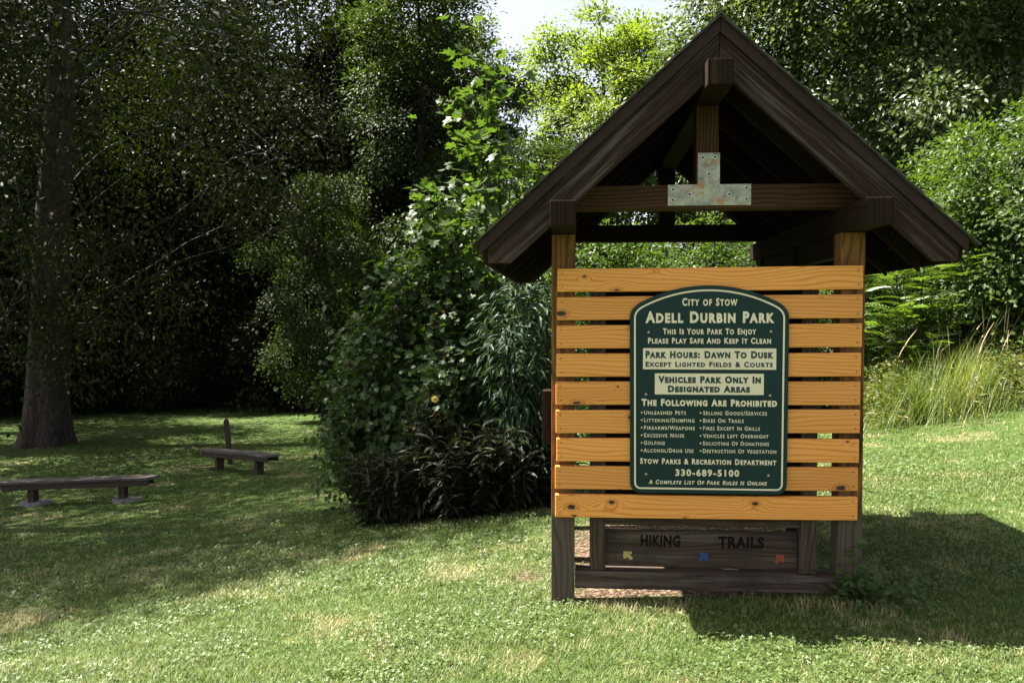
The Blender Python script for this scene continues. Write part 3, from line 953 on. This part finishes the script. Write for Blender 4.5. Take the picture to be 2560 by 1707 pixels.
# --- the big tree on the left
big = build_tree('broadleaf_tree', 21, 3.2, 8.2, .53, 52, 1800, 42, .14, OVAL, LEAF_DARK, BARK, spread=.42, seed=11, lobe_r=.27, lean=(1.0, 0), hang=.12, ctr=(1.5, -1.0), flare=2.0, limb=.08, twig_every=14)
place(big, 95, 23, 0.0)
tag(big, 'massive shade tree with thick flared brown trunk standing behind the long bench', 'tree')

# --- shade trees standing outside the picture to the left
sh = build_tree('shade_tree', 17, 7.0, 5.6, .42, 26, 800, 36, .12, OVAL, LEAF_DARK, BARK2, spread=.38, seed=21, lobe_r=.33)
place(sh, 0, 0, 1.0, xy=(-12.5, 13.2))
tag(sh, 'leafy shade tree at the edge of the lawn whose boughs dapple the grass', 'tree', 'shade trees along the lawn')
for (x, y, rz, s) in ((-18.5, 12.5, 2.2, 1.0), (-16.5, 18.5, 4.0, 1.05)):
    c = copy_tree(sh); place(c, 0, 0, rz, s, xy=(x, y))

sh2 = build_tree('shade_tree', 15.5, 9.4, 3.2, .3, 14, 520, 44, .12, OVAL, LEAF_DARK, BARK2, spread=.36, seed=22)
place(sh2, 0, 0, .3, xy=(-9.9, 11.1)); tag(sh2, 'slim high-crowned shade tree overhanging the lawn in front of the benches', 'tree', 'shade trees along the lawn')

# --- shaded wood behind the lawn
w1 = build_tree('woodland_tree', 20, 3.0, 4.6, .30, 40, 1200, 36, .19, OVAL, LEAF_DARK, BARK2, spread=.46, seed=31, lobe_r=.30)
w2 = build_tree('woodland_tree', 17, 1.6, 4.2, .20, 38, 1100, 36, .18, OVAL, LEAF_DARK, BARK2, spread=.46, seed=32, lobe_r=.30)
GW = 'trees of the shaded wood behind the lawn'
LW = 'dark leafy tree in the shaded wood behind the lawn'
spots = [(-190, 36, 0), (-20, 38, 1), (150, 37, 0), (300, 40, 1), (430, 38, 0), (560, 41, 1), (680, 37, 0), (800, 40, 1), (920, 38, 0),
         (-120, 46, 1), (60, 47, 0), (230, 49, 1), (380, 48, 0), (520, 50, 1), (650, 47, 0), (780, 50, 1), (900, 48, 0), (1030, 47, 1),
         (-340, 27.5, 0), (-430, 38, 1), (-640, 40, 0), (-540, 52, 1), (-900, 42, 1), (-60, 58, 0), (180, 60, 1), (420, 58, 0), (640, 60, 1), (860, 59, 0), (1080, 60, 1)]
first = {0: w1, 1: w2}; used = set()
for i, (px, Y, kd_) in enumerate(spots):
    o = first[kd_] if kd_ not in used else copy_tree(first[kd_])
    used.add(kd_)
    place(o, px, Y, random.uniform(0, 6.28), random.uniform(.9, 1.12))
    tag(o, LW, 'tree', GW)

# understorey bushes at the wood's edge
ub = build_tree('woodland_shrub', 3.4, .05, 1.9, .05, 14, 420, 26, .15, OVAL, LEAF_DARK, BARK2, spread=.26, seed=41, lobe_r=.5)
us = [(-60, 31), (20, 33), (190, 32.5), (280, 34), (370, 33), (470, 35), (600, 35.5), (690, 33.5), (760, 32), (830, 33), (900, 31.5), (980, 32), (110, 35), (530, 38), (1050, 30)]
for i, (px, Y) in enumerate(us):
    o = ub if i == 0 else copy_tree(ub)
    place(o, px, Y, random.uniform(0, 6.28), random.uniform(.75, 1.35))
    tag(o, 'low dark shrub along the shaded edge of the wood', 'shrub', "shrubs along the wood's edge")

# --- trees behind the kiosk
mp = build_tree('maple_tree', 14.6, 2.5, 3.7, .2, 54, 2300, 36, .155, OVAL, LEAF_YEL, BARK2, spread=.34, seed=51, lobe_r=.235, flat=.65)
place(mp, 1385, 29, None, .93); tag(mp, 'sunlit yellow-green tree behind the left slope of the kiosk roof', 'tree')
pt = build_tree('pale_tree', 20, 3, 4.2, .22, 46, 1500, 36, .165, OVAL, LEAF_PALE, BARK2, spread=.38, seed=52, lobe_r=.24, flat=.6)
place(pt, 1065, 37, None, .84); tag(pt, 'tall pale green tree rising behind the tulip sapling beside the open sky', 'tree')
pt2 = copy_tree(pt)
for ch in pt2.children:
    if ch.name.startswith('crown'):
        ch.material_slots[0].link = 'OBJECT'; ch.material_slots[0].material = LEAF_MID
place(pt2, 960, 33, 2.0, .9); tag(pt2, 'mid-green tree between the dark wood and the tulip sapling', 'tree')
m2 = build_tree('leafy_tree', 13.0, 1.5, 3.6, .2, 44, 1500, 36, .15, OVAL, LEAF_MID, BARK2, spread=.34, seed=53, lobe_r=.24, flat=.6)
place(m2, 1275, 26, None, .66); tag(m2, 'mid-green rounded tree low behind the left eave of the kiosk', 'tree')
m3 = copy_tree(m2); place(m3, 745, 27.5, 1.3, .62); tag(m3, 'mid-green tree catching the sun at the edge of the dark wood, left of the thicket', 'tree')
oak = build_tree('oak_tree', 18.5, 2.2, 4.8, .24, 64, 2000, 36, .16, OVAL, LEAF_OAK, BARK2, spread=.34, seed=54, lobe_r=.225, flat=.6)
place(oak, 1830, 25, 1.0); tag(oak, 'tall glossy green tree directly behind the right slope of the kiosk roof', 'tree')
for (px, Y, rz, s, lb) in ((2090, 23, 2.5, .95, 'tall glossy green tree above the sumac beyond the right eave'),
                           (2330, 24.5, 4.2, 1.0, 'tall glossy green tree at the top right corner behind the bright shrub'),
                           (1660, 36, 5.0, .70, 'distant green tree peeking up beside the kiosk peak'),
                           (2000, 36, 0.3, 1.1, 'dark distant tree behind the glossy trees to the right of the kiosk roof'),
                           (2480, 31, 3.3, 1.1, 'tall dark tree outermost on the right, behind the tall grass')):
    c = copy_tree(oak); place(c, px, Y, rz, s); tag(c, lb, 'tree')

# --- shrubs to the right and behind the kiosk
sb = build_tree('bright_shrub', 5.2, .1, 1.9, .06, 34, 760, 30, .11, OVAL, LEAF_SHRUB, BARK2, spread=.24, seed=61, lobe_r=.24)
place(sb, 2335, 15.5); tag(sb, 'bright green leafy shrub behind the tall grass under the roof eave', 'shrub')
for (px, Y, rz, s, lb) in ((2200, 18, 1.1, .95, 'bright green shrub behind the sumac and below the tall trees'),
                           (2020, 17.5, 2.2, .8, 'bright green shrub seen just right of the kiosk posts'),
                           (1840, 16, 3.0, .75, 'green shrub behind the kiosk, seen under the right rafters'),
                           (1640, 15.5, 4.4, .78, 'green shrub behind the kiosk, seen below the tie beam'),
                           (1440, 16, 5.5, .8, 'green shrub behind the kiosk, seen beside the left post'),
                           (2480, 17, .5, 1.1, 'large green shrub cut by the right edge behind the tall grass')):
    c = copy_tree(sb); place(c, px, Y, rz, s); tag(c, lb, 'shrub')

def fronds_plant(name, H, rad, n, size, mat, seed, stems=7):
    global rng
    keep = rng; rng = np.random.default_rng(seed)
    root = empty(name, (0, 0, 0)); G = Geo(); P = []; D = []
    for s in range(stems):
        a = rng.uniform(0, 6.28); r_ = rad * rng.uniform(.1, .9)
        tip = np.array([r_ * math.cos(a), r_ * math.sin(a), H * rng.uniform(.6, 1.0)])
        Q = wander((tip[0] * .3, tip[1] * .3, -.1), tip, 8, .04)
        G.tube(Q, np.linspace(.022, .008, 8), 6)
        for q in range(n // stems):
            t = rng.uniform(.35, 1.0) ** .7
            b = np.array([np.interp(t, np.linspace(0, 1, 8), Q[:, c]) for c in range(3)])
            aa = rng.uniform(0, 6.28)
            P.append(b); D.append((math.cos(aa), math.sin(aa), rng.uniform(.15, .7)))
    P = np.array(P); D = np.array(D)
    N = unit(np.array([0, 0, 1.0]) + rng.normal(0, .15, (len(P), 3)))
    V, F = scatter(FROND[0], FROND[1], P, D, N, size * rng.uniform(.7, 1.2, len(P)))
    link('stem', G.mesh(name + '_stems', True), BARK2, root)
    link('foliage', np_mesh(name + '_leaves', V, F), mat, root)
    rng = keep
    return root
su1 = fronds_plant('sumac_shrub', 2.7, 1.3, 200, .55, LEAF_SUMAC, 71, 12)
place(su1, 2105, 15.2); tag(su1, 'sunlit sumac with feathery compound leaves below the right eave', 'shrub')
for (px, Y, rz, s, lb) in ((2215, 15.6, 2.0, .95, 'feathery sumac between the bright shrub and its taller sunlit neighbour'),
                           (2010, 14.6, 4.0, .82, 'low feathery sumac close behind the right kiosk post')):
    c = copy_tree(su1); place(c, px, Y, rz, s); tag(c, lb, 'shrub')

# --- sapling thicket left of the kiosk
def sapling(name, H, rad, nst, per, size, tpl, mat, seed, lo=.15, stem_r=.022, tipmat=None, droop=.25, spread=.16, pw=1.0, twig=.5, per_c=4.2):
    global rng
    keep = rng; rng = np.random.default_rng(seed)
    root = empty(name, (0, 0, 0)); G = Geo(); C = []; tips = []
    for s in range(nst):
        a = s * 2.4 + rng.uniform(-.5, .5); r_ = rad * (s / max(1, nst - 1)) ** .7 * .8
        h = H * (1 - .45 * (s / max(1, nst)) ** 1.2) * rng.uniform(.9, 1.05)
        tip = np.array([r_ * math.cos(a), r_ * math.sin(a), h])
        Q = wander((tip[0] * .15, tip[1] * .15, -.15), tip, 9, .03)
        G.tube(Q, np.linspace(stem_r, .005, 9), 6)
        for q in range(per):
            t = lo + (1 - lo) * (q + rng.uniform(0, 1)) / per
            b = np.array([np.interp(t, np.linspace(0, 1, 9), Q[:, c]) for c in range(3)])
            aa = rng.uniform(0, 6.28)
            L = rad * twig * (1.05 - t) ** pw * rng.uniform(.5, 1.1) + .06
            e = b + np.array([math.cos(aa) * L, math.sin(aa) * L, L * rng.uniform(.2, .7)])
            G.tube(wander(b, e, 4, .01), np.linspace(.006, .003, 4), 4)
            for f in (.35, .6, .8, 1.0):
                if rng.random() < .9: C.append(b + (e - b) * f)
            tips.append(e)
    C = np.array(C); tips = np.array(tips)
    V, F = crown_leaves(C, per_c, spread, size, tpl, lift=.8, outc=np.array([0, 0, H * .5]), droop=droop)
    link('stem', G.mesh(name + '_stems', True), BARK2, root)
    link('foliage', np_mesh(name + '_leaves', V, F), mat, root)
    if tipmat is not None:
        T = tips[(tips[:, 2] > H * .35) & (rng.random(len(tips)) < .25)]
        V, F = crown_leaves(T, 4, .05, size * .5, tpl, lift=.4, droop=-.3)
        o = link('young_shoots', np_mesh(name + '_shoots', V, F), tipmat, root); o['label'] = 'reddish young shoots'
    rng = keep
    return root
tl = sapling('tulip_sapling', 5.0, .80, 5, 28, .122, LOBED, LEAF_TULIP, 81, lo=.12, stem_r=.026, pw=.8, twig=.9, per_c=3.2)
place(tl, 1118, 10.2, .4, 1.13); tag(tl, 'tall upright sapling with big four-lobed bright leaves above the thicket', 'sapling')
for (px, Y, rz, s_, lb) in ((1010, 10.0, 2.2, .78, 'shorter lobed-leaf sapling on the left shoulder of the thicket'),
                            (1215, 10.8, 4.0, .82, 'lobed-leaf sapling behind the left roof eave of the kiosk')):
    c = copy_tree(tl); place(c, px, Y, rz, s_); tag(c, lb, 'sapling')
ms = sapling('maple_sapling', 3.1, 1.3, 13, 38, .086, LOBED, LEAF_MAPLE, 82, lo=.16, stem_r=.02, tipmat=LEAF_RED, spread=.15, twig=.6)
place(ms, 975, 9.9, .9); tag(ms, 'bushy maple sapling with reddish shoot tips at the left of the thicket', 'sapling')
ms2 = copy_tree(ms); place(ms2, 848, 10.6, 2.6, .74); tag(ms2, 'smaller bushy maple sapling leaning out over the lawn from the thicket', 'sapling')
ms3 = copy_tree(ms); place(ms3, 1140, 10.9, 4.4, .84); tag(ms3, 'bushy maple sapling behind the thicket close to the kiosk eave', 'sapling')
wl = sapling('willow_shrub', 2.7, .75, 9, 30, .13, LANCE, LEAF_WILLOW, 83, lo=.2, stem_r=.014, droop=.7, spread=.12, twig=.5)
place(wl, 1215, 9.0, 1.9); tag(wl, 'narrow-leaved bluish shrub between the thicket and the left kiosk post', 'shrub')

def flower_plant(name, H, rad, nst, seed, flowers):
    global rng
    keep = rng; rng = np.random.default_rng(seed)
    root = empty(name, (0, 0, 0)); G = Geo(); P = []; D = []; N = []; tips = []
    for s in range(nst):
        a = rng.uniform(0, 6.28); r_ = rad * math.sqrt(rng.uniform(0, 1))
        tip = np.array([r_ * math.cos(a), r_ * math.sin(a), H * rng.uniform(.65, 1.0)])
        Q = wander((tip[0] * .4, tip[1] * .4, -.08), tip, 7, .03)
        G.tube(Q, np.linspace(.006, .003, 7), 5)
        tips.append(tip)
        for q in range(24):
            t = .08 + .9 * q / 24
            b = np.array([np.interp(t, np.linspace(0, 1, 7), Q[:, c]) for c in range(3)])
            for sd in (0, 3.14):
                aa = q * 1.57 + sd + rng.uniform(-.4, .4)
                P.append(b); D.append((math.cos(aa), math.sin(aa), rng.uniform(-.6, .6)))
    P = np.array(P); D = np.array(D)
    Nn = unit(np.array([0, 0, 1.0]) + rng.normal(0, .3, (len(P), 3)))
    V, F = scatter(LANCE[0], LANCE[1], P, D, Nn, .17 * rng.uniform(.6, 1.2, len(P)))
    link('stem', G.mesh(name + '_stems', True), STEM, root)
    link('foliage', np_mesh(name + '_leaves', V, F), LEAF_LANCE, root)
    for i in range(flowers):
        tp = tips[i] + np.array([0, 0, .04])
        face = unit(np.array([rng.uniform(-.4, .4), -1.0, rng.uniform(.2, .9)]))
        X = unit(np.cross(face, [0, 0, 1.0])); Y = np.cross(X, face)
        pp = []; dd = []
        for q in range(12):
            a = q * 2 * math.pi / 12
            dd.append(X * math.cos(a) + Y * math.sin(a)); pp.append(tp + dd[-1] * .008)
        V, F = scatter(OVAL[0], OVAL[1], np.array(pp), np.array(dd), np.tile(face, (12, 1)), np.full(12, .034))
        fo = link('flower', np_mesh('flower_petals', V, F), M_PETAL, root)
        bm = bmesh.new(); bmesh.ops.create_icosphere(bm, subdivisions=2, radius=.013, matrix=Matrix.Translation(tp + face * .004))
        mesh_bm('flower_disc', bm, M_DISC, fo, True)
    rng = keep
    return root
fp = flower_plant('flowering_plant', 1.35, .42, 26, 91, 3)
place(fp, 1005, 8.9, .2); tag(fp, 'tall plant with yellow daisy flowers and lance leaves at the foot of the thicket', 'flowering plant')
fp2 = flower_plant('leafy_plant', .95, .42, 24, 92, 0)
place(fp2, 880, 9.0, .2); tag(fp2, 'clump of dark lance-leaved stems leftmost at the foot of the thicket', 'plant')
for (px, Y, rz, s, lb) in ((1065, 8.6, 1.0, 1.05, 'clump of dark lance-leaved stems spilling onto the lawn below the yellow flowers'),
                           (1150, 8.7, 2.1, 1.1, 'clump of dark lance-leaved stems under the narrow-leaved shrub'),
                           (1235, 8.8, 3.3, 1.0, 'clump of dark lance-leaved stems nearest the left kiosk post'),
                           (945, 8.75, 4.6, .9, 'low clump of dark lance-leaved stems at the near left corner of the thicket')):
    c = copy_tree(fp2); place(c, px, Y, rz, s); tag(c, lb, 'plant')

# --- tall grass with seed heads, right of the kiosk
def tall_grass():
    """one rank stand of tall grass, past counting"""
    G = Geo(); n = 26000
    px = rng.uniform(1960, 2350, n); Y = rng.normal(14.6, .7, n)
    x = (px - 1176) / 1959.7 * Y
    edge = np.clip((px - 1960) / 90, 0.3, 1) * np.clip((2360 - px) / 110, .35, 1)
    h = rng.uniform(.35, 1.2, n) * edge * (.55 + .8 * value_noise(x, Y, .55, 9))
    P = np.stack([x, Y, gz(x, Y) - .02], 1)
    a = rng.uniform(0, 6.28, n); bend = np.abs(rng.normal(.35, .3, n))
    D = np.stack([np.cos(a) * bend, np.sin(a) * bend, np.ones(n)], 1)
    N = np.stack([np.cos(a), np.sin(a), -bend], 1)
    tV = [(-.5, 0, 0), (.5, 0, 0), (-.42, .45, .03), (.42, .45, .03), (-.25, .8, .12), (.25, .8, .12), (0, 1, .24)]
    tF = [(0, 1, 3), (0, 3, 2), (2, 3, 5), (2, 5, 4), (4, 5, 6)]
    V, F = scatter(tV, tF, P, D, N, np.stack([rng.uniform(.0045, .010, n), h, h], 1))
    G.add(V, F)
    return G.mesh('tall_grass')
k = leafmat('tall_grass_blades', [(0.06, 0.105, 0.022), (0.10, 0.15, 0.03), (0.16, 0.19, 0.055), (0.30, 0.24, 0.12)], .5, .35, patch=.9)
tg = link('tall_grass', tall_grass(), k); tag(tg, 'stand of tall unmown grass along the edge of the lawn right of the kiosk', 'grass', kind='stuff')
def weeds():
    n = 1500
    px = rng.uniform(1960, 2440, n); Y = rng.normal(14.5, .75, n)
    x = (px - 1176) / 1959.7 * Y
    H = rng.uniform(.35, 1.0, n) * (.6 + .6 * value_noise(x, Y, .6, 17))
    P = []; D = []; N = []
    for i in range(n):
        b = np.array([x[i], Y[i], gz1(x[i], Y[i])]); ln = rng.normal(0, .12, 2)
        m = 20
        t = rng.uniform(.15, 1, m)
        P.append(b + np.stack([ln[0] * t, ln[1] * t, H[i] * t], 1))
        a = rng.uniform(0, 6.28, m)
        D.append(np.stack([np.cos(a), np.sin(a), rng.uniform(-.3, .5, m)], 1))
    P = np.concatenate(P); D = np.concatenate(D)
    N = unit(np.array([0, 0, 1.]) + rng.normal(0, .35, P.shape))
    V, F = scatter(LANCE[0], LANCE[1], P, D, N, rng.uniform(.045, .11, len(P)))
    return np_mesh('weeds', V, F)
wd = link('weeds', weeds(), leafmat('weed_leaves', [(0.05, 0.085, 0.018), (0.09, 0.13, 0.028), (0.16, 0.155, 0.05), (0.24, 0.15, 0.07)], .45, .35, patch=1.1)); tag(wd, 'leafy weeds tangled through the tall grass', 'weeds', kind='stuff')
M_SEED = plain('seed_head_straw', (0.42, 0.32, 0.18), .8)
def seed_stalks():
    G = Geo(); px = np.concatenate([rng.normal(2225, 55, 22), rng.uniform(2000, 2350, 10)])
    for p in px:
        Y = rng.uniform(13.9, 15.2); x, y = at(p, Y); H = rng.uniform(1.0, 1.75)
        b = np.array([x, y, gz1(x, y)]); ln = rng.uniform(-.1, .5)
        t = np.linspace(0, 1, 9)[:, None]
        Q = b + np.array([0, 0, H]) * t + np.array([ln, rng.uniform(-.1, .1), -.12 * ln]) * t ** 2.5
        r_ = np.array([.004, .004, .0035, .003, .003, .0025, .0065, .0085, .002])
        G.tube(Q, r_, 5)
    return G.mesh('seed_stalks', True)
ss = link('seed_stalks', seed_stalks(), M_SEED); tag(ss, 'pale straw seed stalks nodding above the tall grass', 'grass', kind='stuff')

# weeds at the foot of the right-hand shrubs and undergrowth on the wood floor
def undergrowth():
    n = 26000
    Y = np.concatenate([rng.uniform(31, 46, 15000), rng.uniform(14.5, 19, 11000)])
    px = np.concatenate([rng.uniform(-150, 1150, 15000), rng.uniform(1350, 2500, 11000)])
    x = (px - 1176) / 1959.7 * Y
    P = np.stack([x, Y, gz(x, Y) + rng.uniform(0, .55, n) * value_noise(x, Y, 1.2, 5)], 1)
    a = rng.uniform(0, 6.28, n)
    D = np.stack([np.cos(a), np.sin(a), rng.uniform(-.2, .6, n)], 1)
    N = unit(np.array([0, 0, 1.]) + rng.normal(0, .4, (n, 3)))
    V, F = scatter(OVAL[0], OVAL[1], P, D, N, rng.uniform(.08, .2, n))
    return np_mesh('undergrowth', V, F)
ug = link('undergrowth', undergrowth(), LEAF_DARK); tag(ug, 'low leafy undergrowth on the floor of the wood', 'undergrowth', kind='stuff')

# ivy round the right front post
def ivy():
    n = 300
    c = rng.random(n)
    u = np.where(c < .6, rng.normal(.84, .07, n), rng.normal(.98, .11, n)); w = rng.normal(-.07, .06, n)
    z = np.abs(rng.normal(.05, .07, n)) * np.where(u < .9, 1.6, .8)
    x = KO[0] + u * kr[0] + w * kd[0]; y = KO[1] + u * kr[1] + w * kd[1]
    P = np.stack([x, y, gz(x, y) + .02 + z], 1)
    a = rng.uniform(0, 6.28, n)
    D = np.stack([np.cos(a), np.sin(a) - .3, rng.uniform(-.4, .3, n)], 1)
    N = unit(np.array([0, -.35, 1.]) + rng.normal(0, .35, (n, 3)))
    V, F = scatter(LOBED[0], LOBED[1], P, D, N, rng.uniform(.028, .058, n))
    return np_mesh('ivy', V, F)
iv = link('ivy_plant', ivy(), LEAF_TULIP); tag(iv, 'ivy and broad weeds creeping round the foot of the right kiosk post', 'ivy')

# ------------------------------------------------------------------ lawn grass
def lawn_grass(n, y0, y1, tpl, wid, hgt, seed):
    r = np.random.default_rng(seed)
    Y = y0 * (y1 / y0) ** r.random(n)
    x = (r.random(n) * 2 - 1) * (.74 * Y + 1.3)
    keep = bare(x, Y) < r.random(n) * 1.05
    x = x[keep]; Y = Y[keep]; n = len(x)
    P = np.stack([x, Y, gz(x, Y) - .003], 1)
    a = r.uniform(0, 6.28, n); b = np.abs(r.normal(.75, .4, n))
    D = np.stack([np.cos(a) * b, np.sin(a) * b, np.ones(n)], 1)
    N = np.stack([np.cos(a), np.sin(a), -b], 1)
    patch = value_noise(x, Y, .5, 12) * .6 + value_noise(x, Y, .16, 13) * .4
    u, w = kiosk_uw(x, Y)
    tuft = 1 + 1.2 * np.exp(-((u - .1) / .9) ** 4) * np.exp(-((w + .15) / .18) ** 2)
    h = hgt * r.uniform(.45, 1.25, n) * (.6 + .8 * patch) * tuft
    lod = np.clip(Y / 5.0, .8, 4)
    S = np.stack([wid * lod * r.uniform(.7, 1.3, n), h, h], 1)
    return scatter(tpl[0], tpl[1], P, D, N, S)
B5 = ([(-.5, 0, 0), (.5, 0, 0), (-.38, .55, .05), (.38, .55, .05), (0, 1, .22)], [(0, 1, 3), (0, 3, 2), (2, 3, 4)])
B3 = ([(-.5, 0, 0), (.5, 0, 0), (0, 1, .12)], [(0, 1, 2)])
G = Geo()
G.add(*lawn_grass(310000, 3.1, 9.0, B5, .0038, .043, 101))
G.add(*lawn_grass(230000, 8.0, 35.0, B3, .0048, .044, 102))
def grassmat():
    k = NT('grass_blades', .55)
    k.b.inputs['Specular IOR Level'].default_value = .35
    g = k.n('ShaderNodeNewGeometry')
    p = g.outputs['Position']
    n1 = k.noise(p, 1.1, 5, .6); n2 = k.noise(p, 6, 4, .6)
    f = k.math('ADD', k.math('MULTIPLY', g.outputs['Random Per Island'], .55), k.math('MULTIPLY', n2, .45))
    green = k.ramp(f, [(0.15, (0.034, 0.060, 0.009)), (0.5, (0.076, 0.108, 0.018)), (0.85, (0.175, 0.195, 0.056))])
    straw = k.ramp(g.outputs['Random Per Island'], [(0.0, (0.13, 0.145, 0.04)), (0.45, (0.25, 0.22, 0.09)), (1.0, (0.50, 0.41, 0.25))])
    dry = k.rng(k.math('ADD', k.math('MULTIPLY', n1, .75), k.math('MULTIPLY', n2, .35)), .56, .68)
    c = k.mix(dry, green, straw)
    k.color(c)
    tr = k.n('ShaderNodeBsdfTranslucent'); k.set(tr.inputs[0], k.mix(1.0, c, (1.3, 1.4, .6), 'MULTIPLY'))
    mx = k.n('ShaderNodeMixShader'); mx.inputs[0].default_value = .2
    k.t.links.new(k.b.outputs[0], mx.inputs[1]); k.t.links.new(tr.outputs[0], mx.inputs[2])
    k.t.links.new(mx.outputs[0], k.t.nodes['Material Output'].inputs[0])
    return k.m
gr = link('lawn_grass', G.mesh('lawn_grass'), grassmat()); tag(gr, 'short mown grass of the lawn', 'grass', kind='stuff')

def clover():
    r = np.random.default_rng(103); n = 118000
    Y = 3.1 * (11.0 / 3.1) ** r.random(n); x = (r.random(n) * 2 - 1) * (.74 * Y + 1.3)
    v = value_noise(x, Y, .6, 21) * .6 + value_noise(x, Y, .2, 22) * .4
    keep = (v + r.normal(0, .09, n) > .47) & (bare(x, Y) < .3)
    x = x[keep]; Y = Y[keep]; n = len(x)
    z = gz(x, Y) + r.uniform(.018, .045, n)
    tV = []; tF = []
    for q in range(3):
        a = q * 2.094; b = len(tV)
        for (lx, ly, lz) in ((0, 0, 0), (-.42, .55, .12), (-.25, .98, .10), (.25, .98, .10), (.42, .55, .12)):
            tV.append((lx * math.cos(a) - ly * math.sin(a), lx * math.sin(a) + ly * math.cos(a), lz))
        tF += [(b, b + 2, b + 1), (b, b + 3, b + 2), (b, b + 4, b + 3)]
    a = r.uniform(0, 6.28, n)
    D = np.stack([np.cos(a), np.sin(a), r.normal(0, .3, n)], 1)
    N = unit(np.array([0, 0, 1.]) + r.normal(0, .38, (n, 3)))
    V, F = scatter(tV, tF, np.stack([x, Y, z], 1), D, N, r.uniform(.006, .0125, n) * np.clip(Y / 6, 1, 1.6))
    return np_mesh('clover', V, F)
cl = link('clover', clover(), leafmat('clover_leaves', [(0.034, 0.064, 0.011), (0.066, 0.106, 0.019), (0.125, 0.17, 0.046)], .5, .2, patch=2.0)); tag(cl, 'clover growing through the short lawn grass', 'clover', kind='stuff')

# small orange leaf on the lawn, blue flower in the hedge
ox, oy = at(24, 15.2)
of = empty('fallen_leaf', (ox, oy, gz1(ox, oy) + .05)); tag(of, 'tiny bright orange fallen leaf on the grass behind the long bench', 'leaf')
V, F = scatter(LOBED[0], LOBED[1], np.array([[0, 0, 0.]]), np.array([[1, .2, .3]]), np.array([[-.2, -.7, .7]]), np.array([.085]))
link('leaf_blade', np_mesh('leaf_blade', V, F), plain('orange_leaf', (0.75, 0.16, 0.02), .6), of)
print('verts', sum(len(m.vertices) for m in bpy.data.meshes))
